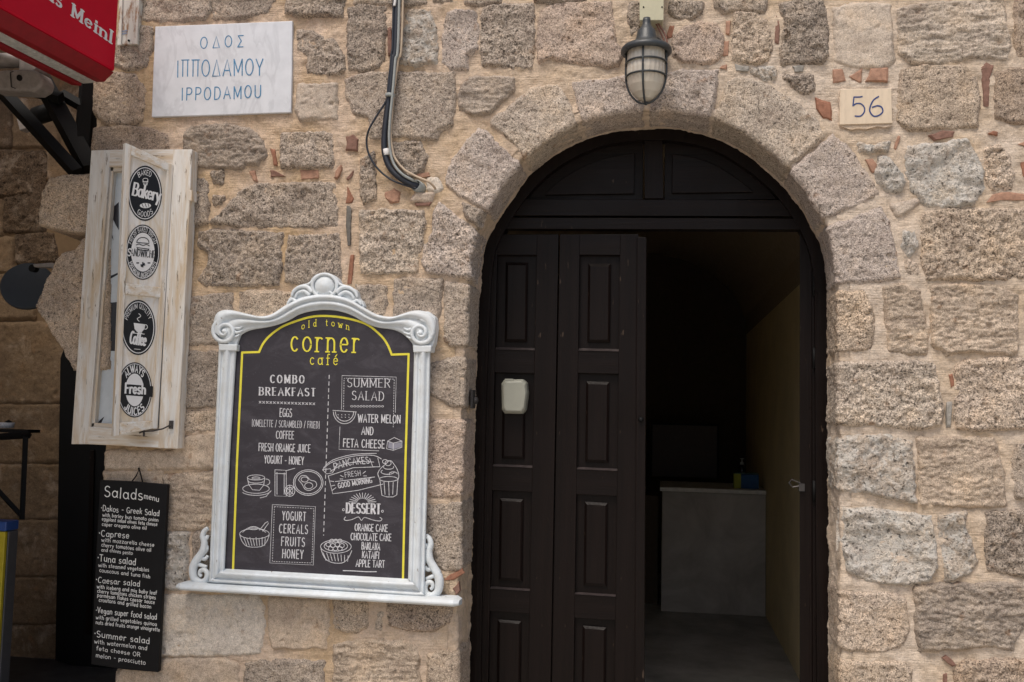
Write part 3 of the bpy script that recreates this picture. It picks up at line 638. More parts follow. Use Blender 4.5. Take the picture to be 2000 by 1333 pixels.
# left leaf, two boards wide
zt_leaf = W(1100, 452, YD)[2]
def leaf_board(xs_top, xs_bot, cols, mat=DOORV):
    """xs: px of left/right edge at y=460 and y=1333; cols: list of (outer px box, inner px box)"""
    (a0, b0), (a1, b1) = xs_top, xs_bot
    leaf = pxprism([(a0, 458), (b0, 458), (b1, 1620), (a1, 1610)], YD+.040, YD+.060).build('door_leaf', mat, house)
    # frame members around the panels
    L = lambda t, y: t[0]+(t[1]-t[0])*(y-460)/(873)
    xl_ = lambda y: L((a0, a1), y); xr_ = lambda y: L((b0, b1), y)
    outs = [c[0] for c in cols]; ys = [458]
    for o in outs: ys += [o[1], o[3]]
    ys.append(1620)
    pl = lambda y: outs[0][0]+(y-outs[0][1])*(outs[-1][0]-outs[0][0])/(outs[-1][1]-outs[0][1])
    pr = lambda y: outs[0][2]+(y-outs[0][1])*(outs[-1][2]-outs[0][2])/(outs[-1][1]-outs[0][1])
    dpx([(xl_(458), 458), (pl(458), 458), (pl(1620), 1620), (xl_(1620), 1620)], YD+.014, YD+.040, 'stile', mat, leaf)
    dpx([(pr(458), 458), (xr_(458), 458), (xr_(1620), 1620), (pr(1620), 1620)], YD+.014, YD+.040, 'stile', mat, leaf)
    for k in range(0, len(ys), 2):
        ya, yb = ys[k], ys[k+1]
        if ya > 460:
            q_ = np.array([(pl(ya), ya-4.5), (pr(ya), ya-4.5+(ya-430)/10500*70), (pr(ya), ya+(ya-430)/10500*70), (pl(ya), ya)]); u = W(q_[:2, 0], q_[:2, 1], YD+.039); v_ = W(q_[2:, 0], q_[2:, 1], YD+.012); w_ = v_.copy(); w_[:, 1] = YD+.039
            link('sill_bead', np.vstack([u, v_, w_]), [[0, 1, 2, 3], [3, 2, 4, 5], [0, 5, 4, 1], [0, 3, 5], [1, 4, 2]], BEAD, leaf)
        sl = .02 if ya > 600 else .0; d = (ya-430)/10500*70
        dpx([(pl(ya)-.2, ya), (pr(ya)+.2, ya+d), (pr(yb)+.2, yb+(yb-430)/10500*70), (pl(yb)-.2, yb)], YD+.015, YD+.040, 'rail', DOORH, leaf)
    for o, q in cols:
        d = (o[1]-430)/10500*50
        A = np.array([(q[0], q[1]), (q[2], q[1]+d), (q[2]-2, q[3]+d), (q[0]-2, q[3])], float); c = A.mean(0); B = c+(A-c)*np.array([.80, .93])
        a = W(A[:, 0], A[:, 1], YD+.039); b = W(A[:, 0], A[:, 1], YD+.031); e = W(B[:, 0], B[:, 1], YD+.021)
        f = [[k, (k+1) % 4, 4+(k+1) % 4, 4+k] for k in range(4)]+[[4+k, 4+(k+1) % 4, 8+(k+1) % 4, 8+k] for k in range(4)]+[[8, 9, 10, 11]]
        link('panel_field', np.vstack([a, b, e]), f, mat, leaf)
    return leaf
leaf_board((936, 1091), (917, 1075.5), [((971,498,1048,683),(988,513,1031,668)), ((967,728,1044,911),(982,744,1026,896)), ((961,958,1038,1150),(976,973,1022,1134)), ((956,1194,1034,1388),(972,1210,1018,1374))])
leaf_b = leaf_board((1093.5, 1247), (1078, 1241), [((1132,498,1211,685),(1149,515,1193,669)), ((1129,729,1208,917),(1145,745,1190,903)), ((1126,966,1204,1161),(1142,980,1187,1144)), ((1122,1207,1202,1404),(1138,1222,1184,1388))])
dpx([(1244,462),(1263,464),(1257,1625),(1238,1620)], YD-.004, YD+.05, 'astragal', DOORV, leaf_b, .004)
MB().lathe([(.006, 0), (.012, .006), (.010, .014), (.004, .018)], W(1252, 820, YD-.005), 14, (0, -1, 0)).build('latch', BLACKM, leaf_b, smooth=True)
dpx([(1586,452),(1620,452),(1626,1620),(1588,1620)], YD+.02, YD+.07, 'frame_post', DOORV, dframe)
dpx([(912,452),(937,452),(918,1620),(890,1620)], YD+.02, YD+.07, 'frame_post', DOORV, dframe)
# right leaf, folded back into the room
A0 = W(np.array([1562., 1586.]), np.array([455., 455.]), YD+.03); z_t = A0[0][2]
d = A0[0]-CAM; d[2] = 0; d /= np.linalg.norm(d); bx = [A0[0][:2], A0[1][:2], A0[1][:2]+d[:2]*.42, A0[0][:2]+d[:2]*.42]
m = MB(); m.prism([(q[0], q[1], 0.01) for q in bx], [(q[0], q[1], z_t) for q in bx]); rleaf = m.build('door_leaf', DOORV, house, bev=.003); rleaf['label'] = 'folded right-hand leaf of the dark door, standing edge-on'
for y in (560, 700, 960):
    c = W(1590, y, YD+.012); MB().lathe([(.007, -.045), (.007, .045)], c, 10).build('hinge', BLACKM, rleaf, smooth=True)
p = W(np.array([1563, 1546, 1541, 1548, 1560.]), np.array([944, 937, 944, 952, 950.]), YD+.02); MB().tube(p, .0032, 6).build('latch_hook', STEEL, rleaf)
MB().box(*(W(1566, 950, YD+.02)[0]-.012, W(1566, 950, YD+.02)[0]+.012), YD+.018, YD+.032, W(1566, 955, YD)[2]-.012, W(1566, 955, YD)[2]+.02).build('latch_plate', STEEL, rleaf)

# key box on the left leaf
kb = [(984,742),(1021,741),(1028,748),(1030,768),(1026,800),(1020,809),(985,808),(980,800),(979,750)]
m = MB(); a = np.array(kb, float); c = a.mean(0); q = c+(a-c)*.84
A = W(a[:, 0], a[:, 1], YD-.02); A0_ = A.copy(); A0_[:, 1] = YD+.04; B = W(q[:, 0], q[:, 1], YD-.036); n = len(a)
k_ = link('key_box', np.vstack([A0_, A, B]), [[i, (i+1) % n, n+(i+1) % n, n+i] for i in range(n)]+[[n+i, n+(i+1) % n, 2*n+(i+1) % n, 2*n+i] for i in range(n)]+[list(range(2*n, 3*n))], KEYB, None, bev=.004)
tag(k_, 'grey green plastic key box on the left door leaf', 'key box')
kb2 = MB(); kb2.box(*(lambda p: (p[0]-.008, p[0]+.03, YD-.028, YD-.014, p[2]-.004, p[2]+.004))(W(990, 742, YD-.02))); kb2.build('cover_clip', KEYB, k_)
# small metal catch on the left jamb
mm = MB(); c = W(925, 780, .12); mm.box(c[0]-.006, c[0]+.004, .08, .14, c[2]-.04, c[2]+.04).lathe([(.016, 0), (.016, .012), (.008, .016)], c+np.array([.004, 0, -.005]), 12, (1, 0, 0))
tag(mm.build('door_catch', STEEL), 'small steel catch screwed to the left jamb of the archway', 'catch')

# ------------------------------------------------------------------ counter and things inside
cL = WZ(1291, 1192, 0)[0]; cR = XR-.004; ztop = W(1400, 955, YC)[2]
ct = empty('counter', ((cL+cR)/2, YC, 0), 'grey cement counter with pale slab edge inside the dark room', 'counter')
MB().box(cL, cR, YC, YC+.75, 0.001, ztop-.035).build('counter_body', CEMENT, ct, bev=.006)
MB().box(cL-.02, cR, YC-.025, YC+.75, ztop-.034, ztop).build('counter_top', plain('pale_slab', (.72, .70, .66), .4, .4), ct, bev=.004)
c = W(1457, 930, YC+.18); tb = empty('tissue_box', (c[0], c[1], ztop), 'yellow green and blue box lying on the cement counter', 'box')
MB().box(c[0]-.10, c[0]-.045, c[1]-.05, c[1]+.06, ztop+.001, ztop+.12).build('yellow_end', plain('lime_card', (.40, .42, .05), .6), tb)
MB().box(c[0]-.044, c[0]+.10, c[1]-.05, c[1]+.06, ztop+.001, ztop+.115).build('blue_side', plain('blue_card', (.02, .10, .28), .6), tb)
MB().box(c[0]-.10, c[0]+.10, c[1]-.05, c[1]+.06, ztop+.1205, ztop+.126).build('lid', plain('teal_card', (.05, .12, .12), .6), tb)
cb = c+np.array([-.02, .16, 0]); bt = empty('bottle', (cb[0], cb[1], ztop), 'small dark bottle with clear pump cap behind the box on the counter', 'bottle')
MB().lathe([(.030, 0), (.033, .01), (.033, .15), (.026, .17), (.014, .185)], (cb[0], cb[1], ztop+.001), 16).build('body', plain('dark_glass', (.02, .02, .02), .2, .6), bt, smooth=True)
MB().lathe([(.016, .186), (.016, .205), (.006, .208), (.006, .23), (.018, .232), (.018, .24)], (cb[0], cb[1], ztop+.001), 14).build('pump_cap', plain('clear_cap', (.40, .42, .42), .2, .6), bt)
pm = MB(); a = W(1275, 830, YC+1.2); b = W(1400, 905, YC+1.2)
fr = empty('framed_board', (a[0], a[1], b[2]), 'dark framed board leaning in the gloom behind the counter', 'board')
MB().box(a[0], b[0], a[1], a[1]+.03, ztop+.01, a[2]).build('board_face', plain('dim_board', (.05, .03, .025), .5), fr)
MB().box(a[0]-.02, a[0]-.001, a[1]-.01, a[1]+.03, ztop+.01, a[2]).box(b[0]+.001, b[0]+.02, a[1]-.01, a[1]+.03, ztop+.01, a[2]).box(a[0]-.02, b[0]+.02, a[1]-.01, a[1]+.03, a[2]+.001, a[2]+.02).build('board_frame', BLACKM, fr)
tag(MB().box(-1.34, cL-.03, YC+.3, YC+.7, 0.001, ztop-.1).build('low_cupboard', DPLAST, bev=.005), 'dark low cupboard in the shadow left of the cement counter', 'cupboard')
#PART2
# ------------------------------------------------------------------ lettering: a single-stroke alphabet
def EL_(cx, cy, rx, ry, a0=0, a1=360, n=None):
    n = n or max(4, int(abs(a1-a0)/24)); return [(cx+rx*math.cos(math.radians(a0+(a1-a0)*k/n)), cy+ry*math.sin(math.radians(a0+(a1-a0)*k/n))) for k in range(n+1)]
_O = EL_(.3, .5, .28, .5); _o = EL_(.25, .31, .23, .31)
GL = {
'A': (.62, [[(.02,0),(.31,1),(.6,0)],[(.13,.33),(.49,.33)]]), 'B': (.56, [[(.06,0),(.06,1)],[(.06,1),(.3,1)]+EL_(.3,.77,.18,.23,90,-90)+[(.06,.54)],[(.06,.54),(.3,.54)]+EL_(.3,.27,.23,.27,90,-90)+[(.06,0)]]),
'C': (.58, [EL_(.32,.5,.28,.5,50,310)]), 'D': (.6, [[(.06,0),(.06,1)],[(.06,1),(.25,1)]+EL_(.25,.5,.3,.5,90,-90)+[(.06,0)]]), 'E': (.5, [[(.06,0),(.06,1)],[(.06,1),(.46,1)],[(.06,.53),(.4,.53)],[(.06,0),(.46,0)]]),
'F': (.48, [[(.06,0),(.06,1)],[(.06,1),(.45,1)],[(.06,.53),(.38,.53)]]), 'G': (.62, [EL_(.32,.5,.28,.5,50,340),[(.36,.42),(.58,.42),(.58,.05)]]), 'H': (.6, [[(.06,0),(.06,1)],[(.54,0),(.54,1)],[(.06,.52),(.54,.52)]]),
'I': (.16, [[(.08,0),(.08,1)]]), 'J': (.42, [[(.34,1),(.34,.25)]+EL_(.19,.22,.15,.22,0,-170)]), 'K': (.56, [[(.06,0),(.06,1)],[(.52,1),(.08,.42)],[(.2,.58),(.54,0)]]), 'L': (.46, [[(.06,1),(.06,0)],[(.06,0),(.44,0)]]),
'M': (.72, [[(.06,0),(.06,1)],[(.06,1),(.36,.15)],[(.36,.15),(.66,1)],[(.66,1),(.66,0)]]), 'N': (.6, [[(.06,0),(.06,1)],[(.06,1),(.54,0)],[(.54,0),(.54,1)]]), 'O': (.62, [_O]), 'P': (.54, [[(.06,0),(.06,1)],[(.06,1),(.28,1)]+EL_(.28,.73,.22,.27,90,-90)+[(.06,.46)]]),
'Q': (.62, [_O,[(.36,.22),(.6,-.06)]]), 'R': (.58, [[(.06,0),(.06,1)],[(.06,1),(.28,1)]+EL_(.28,.75,.22,.25,90,-90)+[(.06,.5)],[(.26,.5),(.54,0)]]), 'S': (.52, [EL_(.26,.76,.2,.24,35,255)+EL_(.26,.25,.22,.26,75,-150)]),
'T': (.54, [[(.27,0),(.27,1)],[(.02,1),(.52,1)]]), 'U': (.6, [[(.06,1),(.06,.28)]+EL_(.3,.27,.24,.27,180,360)+[(.54,1)]]), 'V': (.58, [[(.03,1),(.29,0)],[(.29,0),(.55,1)]]), 'W': (.84, [[(.03,1),(.22,0)],[(.22,0),(.42,.9)],[(.42,.9),(.62,0)],[(.62,0),(.81,1)]]),
'X': (.56, [[(.04,0),(.52,1)],[(.04,1),(.52,0)]]), 'Y': (.56, [[(.03,1),(.28,.48)],[(.53,1),(.28,.48)],[(.28,.48),(.28,0)]]), 'Z': (.54, [[(.04,1),(.5,1)],[(.5,1),(.04,0)],[(.04,0),(.5,0)]]),
'a': (.5, [EL_(.24,.3,.2,.3,20,340),[(.44,.6),(.44,.05),(.5,0)]]), 'b': (.5, [[(.06,1),(.06,0)],EL_(.25,.3,.19,.3)]), 'c': (.44, [EL_(.25,.31,.2,.31,45,315)]), 'd': (.5, [[(.44,1),(.44,0)],EL_(.24,.3,.19,.3)]), 'e': (.48, [[(.05,.33),(.43,.33)]+EL_(.24,.31,.2,.31,10,320)]),
'f': (.34, [[(.34,.94)]+EL_(.24,.84,.1,.14,90,180)+[(.14,0)],[(.02,.6),(.32,.6)]]), 'g': (.5, [EL_(.24,.32,.19,.28),[(.44,.6),(.44,-.1)]+EL_(.25,-.1,.19,.2,0,-150)]), 'h': (.5, [[(.06,1),(.06,0)],[(.06,.4)]+EL_(.25,.4,.19,.2,180,0)+[(.44,0)]]),
'i': (.18, [[(.09,.6),(.09,0)],[(.09,.82),(.09,.9)]]), 'j': (.22, [[(.14,.6),(.14,-.15),(.03,-.28)],[(.14,.82),(.14,.9)]]), 'k': (.46, [[(.06,1),(.06,0)],[(.4,.6),(.08,.25)],[(.18,.34),(.42,0)]]), 'l': (.18, [[(.09,1),(.09,0)]]),
'm': (.74, [[(.06,.6),(.06,0)],[(.06,.42)]+EL_(.22,.42,.15,.19,180,0)+[(.37,0)],[(.37,.42)]+EL_(.53,.42,.15,.19,180,0)+[(.68,0)]]), 'n': (.5, [[(.06,.6),(.06,0)],[(.06,.4)]+EL_(.25,.4,.19,.2,180,0)+[(.44,0)]]), 'o': (.5, [_o]),
'p': (.5, [[(.06,.6),(.06,-.32)],EL_(.25,.3,.19,.3)]), 'q': (.5, [[(.44,.6),(.44,-.32)],EL_(.24,.3,.19,.3)]), 'r': (.36, [[(.06,.6),(.06,0)],[(.06,.38)]+EL_(.24,.4,.17,.2,170,50)]), 's': (.42, [EL_(.21,.46,.15,.15,40,250)+EL_(.2,.15,.17,.16,70,-150)]),
't': (.34, [[(.15,.88),(.15,.12),(.22,0),(.32,.02)],[(.02,.6),(.3,.6)]]), 'u': (.5, [[(.06,.6),(.06,.22)]+EL_(.25,.2,.19,.2,180,360),[(.44,.6),(.44,0)]]), 'v': (.46, [[(.03,.6),(.23,0)],[(.23,0),(.43,.6)]]), 'w': (.66, [[(.03,.6),(.18,0)],[(.18,0),(.33,.5)],[(.33,.5),(.48,0)],[(.48,0),(.63,.6)]]),
'x': (.44, [[(.04,0),(.4,.6)],[(.04,.6),(.4,0)]]), 'y': (.46, [[(.03,.6),(.23,.02)],[(.43,.6),(.14,-.3)]]), 'z': (.44, [[(.04,.6),(.4,.6)],[(.4,.6),(.04,0)],[(.04,0),(.4,0)]]),
'é': (.48, [[(.05,.33),(.43,.33)]+EL_(.24,.31,.2,.31,10,320),[(.2,.74),(.36,.95)]]), ' ': (.3, []), '-': (.4, [[(.06,.42),(.34,.42)]]), '/': (.36, [[(.02,-.05),(.34,1.05)]]), '(': (.24, [[(.22,1.05),(.08,1.05),(.08,-.05),(.22,-.05)]]), ')': (.24, [[(.02,1.05),(.16,1.05),(.16,-.05),(.02,-.05)]]),
'*': (.2, [EL_(.1,.5,.035,.06)]), 'Δ': (.62, [[(.04,0),(.31,1),(.58,0),(.04,0)]]), 'Σ': (.56, [[(.5,1),(.06,1)],[(.06,1),(.34,.52)],[(.34,.52),(.05,0)],[(.05,0),(.5,0)]]), 'Π': (.6, [[(.02,1),(.58,1)],[(.12,1),(.12,0)],[(.48,1),(.48,0)]]), 'Ο': (.62, [_O]), 'Ι': (.16, [[(.08,0),(.08,1)]]),
'Α': (.62, [[(.02,0),(.31,1),(.6,0)],[(.13,.33),(.49,.33)]]), 'Μ': (.72, [[(.08,0),(.06,1)],[(.06,1),(.36,.2)],[(.36,.2),(.66,1)],[(.66,1),(.66,0)]]), 'Υ': (.56, [[(.03,1),(.28,.45)],[(.53,1),(.28,.45)],[(.28,.45),(.28,0)]])}
LR = random.Random(3)
def layout(txt, sp=.14, serif=0, jit=0):
    out = []; x = 0
    for ch in txt:
        wd, st = GL.get(ch, GL[' ']); dy = LR.uniform(-jit, jit); sh = LR.uniform(-jit, jit)*.6
        for l in st:
            out.append([(x+a+sh*b, b+dy) for a, b in l])
        if serif and ch not in ' -/*()':
            done = set()
            for l in st:
                for q, r in ((l[0], l[1]), (l[-1], l[-2])):
                    if abs(q[0]-r[0]) < .25*abs(q[1]-r[1])+.02 and (abs(q[1]) < .03 or abs(q[1]-1) < .03 or abs(q[1]-.6) < .02):
                        key = (round(q[0], 2), round(q[1], 2))
                        if key in done: continue
                        done.add(key); out.append([(x+q[0]-serif, q[1]+dy), (x+q[0]+serif, q[1]+dy)])
        x += wd+sp
    return out, x-sp
def ribbons(mb, lines, fn, wv, wh=None, lift=0):
    """fn maps unit (n,2) + lift -> 3D; wv = width of upright strokes, wh = width of level strokes"""
    wh = wh or wv
    for i, l in enumerate(lines):
        P = np.array(l, float); k = len(P)
        if k < 2: continue
        T = np.gradient(P, axis=0); T /= (np.linalg.norm(T, axis=1)[:, None]+1e-9); Nn = np.stack([-T[:, 1], T[:, 0]], 1)
        wd = wh+(wv-wh)*np.abs(T[:, 1])
        P[0] -= T[0]*wd[0]*.3; P[-1] += T[-1]*wd[-1]*.3
        A = P+Nn*wd[:, None]/2; B = P-Nn*wd[:, None]/2; off = lift+.00006*(i % 40)
        mb.add(np.vstack([fn(A, off), fn(B, off)]), [[j, j+1, k+j+1, k+j] for j in range(k-1)])
    return mb
def text_px(pl, txt, xa, ya, xb, yb, cap, lift, wv=.13, wh=None, sp=.14, serif=0, jit=0, up=None, mb=None, arc=0):
    """baseline from (xa,ya) to (xb,yb) and cap height, all as traced; laid on plane pl"""
    lines, wd = layout(txt, sp, serif, jit); D = np.array([xb-xa, yb-ya], float); Ln = np.hypot(*D); D /= Ln
    U = np.array(up, float) if up is not None else np.array([D[1], -D[0]]); sx = Ln/wd
    def fn(Q, off):
        px = np.array([xa, ya])+Q[:, :1]*sx*D+Q[:, 1:]*cap*U
        if arc: t = Q[:, 0]/wd*2-1; px = px-np.stack([t*0, (1-t*t)*arc], 1)
        return pl.at(px[:, 0], px[:, 1], off)
    a = cap/sx                                  # keep stroke width even although letters are condensed
    L2 = lines; mb = mb or MB()
    def fn2(Q, off):
        R = Q.copy(); R[:, 0] *= a; return fn(R, off)
    L3 = [[(x/a, y) for x, y in l] for l in L2]
    return ribbons(mb, L3, fn2, wv, wh, lift)
def text_ring(pl, txt, cx, cy, rx, ry, a0, a1, cap, lift, wv=.16, mb=None, sp=.16, flip=False):
    lines, wd = layout(txt, sp); mb = mb or MB(); rm = (rx+ry)/2
    def fn(Q, off):
        t = Q[:, 0]/wd; an = np.radians(a0+(a1-a0)*t); rr = (Q[:, 1]-.5)*cap*(-1 if flip else 1)
        return pl.at(cx+(rx+rr*rx/rm)*np.cos(an), cy-(ry+rr*ry/rm)*np.sin(an), off)
    return ribbons(mb, lines, fn, wv, None, lift)
def lines_px(pl, L, lift, wpx, mb=None):
    return ribbons(mb or MB(), [[(x, y) for x, y in l] for l in L], lambda Q, off: pl.at(Q[:, 0], Q[:, 1], off), wpx, None, lift)
def disc_px(pl, cx, cy, rx, ry, lift, n=40, mb=None, a0=0, a1=360, thick=0):
    a = np.radians(np.linspace(a0, a1, n, endpoint=(a1-a0) < 360)); P = pl.at(cx+rx*np.cos(a), cy-ry*np.sin(a), lift)
    mb = mb or MB()
    if thick: return mb.prism(P, P-pl.n*thick)
    return mb.add(P, [list(range(len(P)))])
def ring_px(pl, cx, cy, rx, ry, wpx, lift, mb=None, a0=0, a1=360):
    return lines_px(pl, [EL_(cx, cy, rx, ry, a0, a1, 40)], lift, wpx, mb)

# ------------------------------------------------------------------ street name slab
pS = wallp(-.0145)
sg = planeprism(wallp(0), [(303,52),(430,47),(571,41),(570,130),(568,220),(430,225),(296,229),(299,140)], .0145, -.004).build('street_sign', MARBLE, bev=.003)
tag(sg, 'white marble street name slab with blue engraved Greek and Latin letters', 'street sign')
for args in (('ΟΔΟΣ',391,95,476,91,22,.085,.42), ('ΙΠΠΟΔΑΜΟΥ',345,151,514,147,32,.062,.16), ('IPPODAMOU',354,197,510,191,24,.085,.25)):
    t, a, b, c, d, cap, wv, sp = args; text_px(pS, t, a, b, c, d, cap, .0006, wv, sp=sp, jit=.03, up=(.02, -1)).build('lettering', BLUEINK, sg)
# house number tile
pb = pxprism([(1638,190),(1650,184),(1744,236),(1742,247),(1728,249),(1714,247),(1702,250),(1690,253),(1676,251),(1662,254),(1650,250),(1640,246)], -.009, .004).build('cement_pad', MORTAR, None)
nt_ = planeprism(wallp(0), [(1641,175),(1741,173),(1743,241),(1640,244)], .015, -.004).build('house_number', PLATE, bev=.002)
tag(nt_, 'cream glazed house number tile reading 56', 'number tile'); pb.parent = nt_; pb.location = pb.location-nt_.location
pN = wallp(-.0155); m = MB()
lines_px(pN, [smoothcurve([(1684,189),(1678,190),(1668,190)],3), smoothcurve([(1668,190),(1667,198),(1666,207)],3), smoothcurve([(1666,207),(1672,203),(1681,203),(1688,210),(1688,219),(1681,227),(1670,227)],5)], .0006, 2.6, m)
lines_px(pN, [smoothcurve([(1716,189),(1706,196),(1700,208),(1699,218),(1706,227),(1716,226),(1724,219),(1722,210),(1714,207),(1704,210)],5)], .0008, 2.8, m); m.build('numerals', NAVY, nt_)
# rusty sheet sign behind the awning
rs = planeprism(wallp(0), [(236,-60),(275,-60),(273,-2),(267,86),(229,88)], .03, .0).build('rusty_sign', RUST, bev=.003); tag(rs, 'rust streaked white sheet metal sign partly behind the red awning', 'sign')
planeprism(wallp(0), [(236,-60),(241,-60),(236,88),(229,88)], .038, .030).build('flange', RUST, rs); planeprism(wallp(0), [(268,-60),(275,-60),(267,86),(262,86)], .038, .030).build('flange', RUST, rs)
disc_px(wallp(-.031), 252, 80, 2.2, 2.2, .0, 10, thick=-.004).build('screw', BLACKM, rs)
lines_px(wallp(-.031), [[(238,62),(248,60)],[(238,67),(247,65)]], .001, 2.6).build('faded_print', plain('faded_blue', (.25, .31, .42)), rs)

# ------------------------------------------------------------------ lantern and junction box
jb = empty('junction_box', tuple(W(1273, 20)), 'cream plastic junction box on the wall above the lantern', 'junction box')
planeprism(wallp(0), [(1250,-90),(1296,-90),(1295,42),(1250,42)], .075, 0).build('box_body', BOXC, jb, bev=.004)
planeprism(wallp(0), [(1249,-90),(1297,-90),(1296,40),(1249,40)], .081, .0755).build('box_lid', BOXC, jb, bev=.002)
for x in (1257, 1293): disc_px(wallp(-.081), x, 14, 1.6, 1.6, .002, 10, thick=.003).build('screw', BLACKM, jb)
lc = W(1262, 120, -.16); X_, Y_, _z = lc
zt = lambda y: W(1262, y, -.16)[2]
k = (zt(0)-zt(100))/100          # metres per traced pixel here
ln = empty('wall_lantern', (X_, Y_, zt(200)), 'dark green-grey bulkhead lantern with caged ribbed glass above the archway', 'lantern')
R = 40*k
MB().lathe([(.004, zt(36)), (7*k, zt(36)), (8*k, zt(42)), (8*k, zt(46)), (10*k, zt(52)), (16*k, zt(60)), (17*k, zt(62)), (20*k, zt(76)), (24*k, zt(86)), (30*k, zt(89)), (44*k, zt(93)), (48*k, zt(98)), (48*k, zt(103)), (44*k, zt(107)), (37*k, zt(104)), (36*k, zt(98))], (X_, Y_, 0), 40).build('lantern_cap', IRON, ln, smooth=True)
m = MB(); n_r = 96; V = []; prof = [(35, 98), (36, 120), (36.5, 140), (35.5, 155), (32, 170), (25, 184), (14, 195), (.5, 199)]
for r, y in prof:
    for j in range(n_r):
        a = 2*math.pi*j/n_r; rr = r*k*(1-(.022 if j % 4 < 2 else 0)*(1 if y < 165 else 0)); V.append((X_+rr*math.cos(a), Y_+rr*math.sin(a), zt(y)))
m.add(V, [[q*n_r+j, q*n_r+(j+1) % n_r, (q+1)*n_r+(j+1) % n_r, (q+1)*n_r+j] for q in range(len(prof)-1) for j in range(n_r)]); m.build('ribbed_glass', RGLASS, ln, smooth=False)
MB().lathe([(.005, zt(110)), (14*k, zt(112)), (17*k, zt(130)), (14*k, zt(150)), (.005, zt(158))], (X_, Y_, 0), 20).build('bulb', plain('white_bulb', (.7, .68, .62)), ln, smooth=True)
cage = []
for y in (125.5, 152):
    a = np.linspace(0, 2*math.pi, 41); r_ = 38.5*k if y < 150 else 37.6*k
    MB().tube(np.stack([X_+r_*np.cos(a), Y_+r_*np.sin(a), np.full(41, zt(y))], 1), 2.0*k, 8, False).build('cage_ring', IRON, ln, smooth=True)
for j in range(4):
    a = math.pi/2*j+math.radians(-98); cp = [(37.5, 104), (38.5, 125), (38.5, 145), (37, 160), (32.5, 176), (24, 190), (12, 200), (1, 203)]
    cp = smoothcurve(cp, 4); MB().tube(np.stack([X_+cp[:, 0]*k*math.cos(a), Y_+cp[:, 0]*k*math.sin(a), [zt(v) for v in cp[:, 1]]], 1), 2.0*k, 8).build('cage_bar', IRON, ln, smooth=True)
MB().lathe([(.001, zt(206)), (3.5*k, zt(204)), (4*k, zt(201)), (.001, zt(198))], (X_, Y_, 0), 12).build('finial', IRON, ln, smooth=True)
# wall plate and yoke
MB().lathe([(40*k, -.012), (40*k, -.03), (34*k, -.04), (8*k, -.045)], (X_+.002, 0, zt(84)), 28, (0, 1, 0)).build('wall_plate', IRON, ln, smooth=True)
MB().tube([(X_, -.03, zt(84)), (X_, -.09, zt(70)), (X_, Y_+.03, zt(66)), (X_, Y_+.01, zt(78))], 7*k, 10).build('arm', IRON, ln, smooth=True)
wr = MB(); wr.tube(smoothcurve(W(np.array([1284,1292,1301,1303,1298.]), np.array([44,56,74,90,104.]), -.05), 6), .004, 6); wr.tube(smoothcurve(W(np.array([1280,1288,1297,1300.]), np.array([44,60,80,100.]), -.045), 6), .0035, 6)
tag(wr.build('lamp_wire', plain('brown_wire', (.22, .10, .07)), smooth=True), 'thin brown wires looping from the junction box to the lantern', 'wire')

# ------------------------------------------------------------------ cables hanging beside the arch
def cable(name, pts, Y, r, mat, label, group=None):
    p = smoothcurve(pts, 8); Yv = np.interp(np.linspace(0, 1, len(p)), np.linspace(0, 1, len(Y)), Y) if not np.isscalar(Y) else np.full(len(p), Y)
    d = rays(p[:, 0], p[:, 1]); t = (Yv-CAM[1])/d[:, 1]; q = CAM+t[:, None]*d
    return tag(MB().tube(q, r, 10).build(name, mat, None, smooth=True), label, 'cable', 'cables hanging down the wall left of the arch')
cable('thick_cable', [(783,-500),(775,40),(768,120),(762,180),(755,230),(751,270),(752,300),(762,328),(782,348),(804,360),(818,366),(826,370)], [-.035]*9+[-.03,-.01,.05], .0142, CABLEK, 'thick black cable curving into the hole beside the arch')
cable('thin_cable', [(775,-500),(768,30),(764,110),(758,170),(757,190),(750,205),(735,228),(720,255),(716,280),(722,305),(738,330),(762,350),(790,362),(812,368),(824,371)], [-.045]*8+[-.03]*6+[.03], .0045, CABLEK, 'thin black cable bowing out left of the thick one')
cable('grey_cable', [(787,-500),(779,40),(772,120),(767,180),(762,230),(760,270),(763,300),(770,322),(785,340),(805,352),(822,362)], [-.055]*9+[-.045,.02], .0058, CABLEG, 'grey cable lying along the right of the thick black one')
cable('beige_cable', [(794,-500),(786,40),(777,120),(769,180),(765,230),(763,262),(766,290),(772,310),(790,332),(815,346),(838,356),(850,368)], [-.045]*11+[-.01], .0052, CABLEB, 'beige cable running outermost right beside the grey one')
cable('white_cable', [(775,-60),(772,0),(770,12)], -.052, .006, WTAPE, 'short white cable end at the top of the hanging bundle')
c = W(757, 298, -.036); ax = W(753.5, 290, -.036)-W(756.5, 306, -.036)
tag(MB().lathe([(.0155, -.014), (.0165, -.013), (.0165, .013), (.0155, .014)], c+np.array([-.004, 0, 0]), 18, ax).build('tape_band', WTAPE, smooth=True), 'band of white tape round the thick black cable', 'tape')
c = W(762, 187, -.042); tag(MB().lathe([(.020, -.007), (.0215, -.005), (.0215, .005), (.020, .007)], c, 16, (.05, 0, 1)).build('cable_tie', CABLEG, smooth=True), 'grey tie gathering the hanging cables', 'cable tie')
c = W(822, 368, -.01); tag(MB().lathe([(.021, 0), (.025, 0), (.025, .05), (.021, .05), (.021, .002)], c+np.array([0, .03, 0]), 20, (-.45, -1, .25)).build('conduit_end', CABLEG, smooth=True), 'grey conduit end where the cables enter the wall', 'conduit')

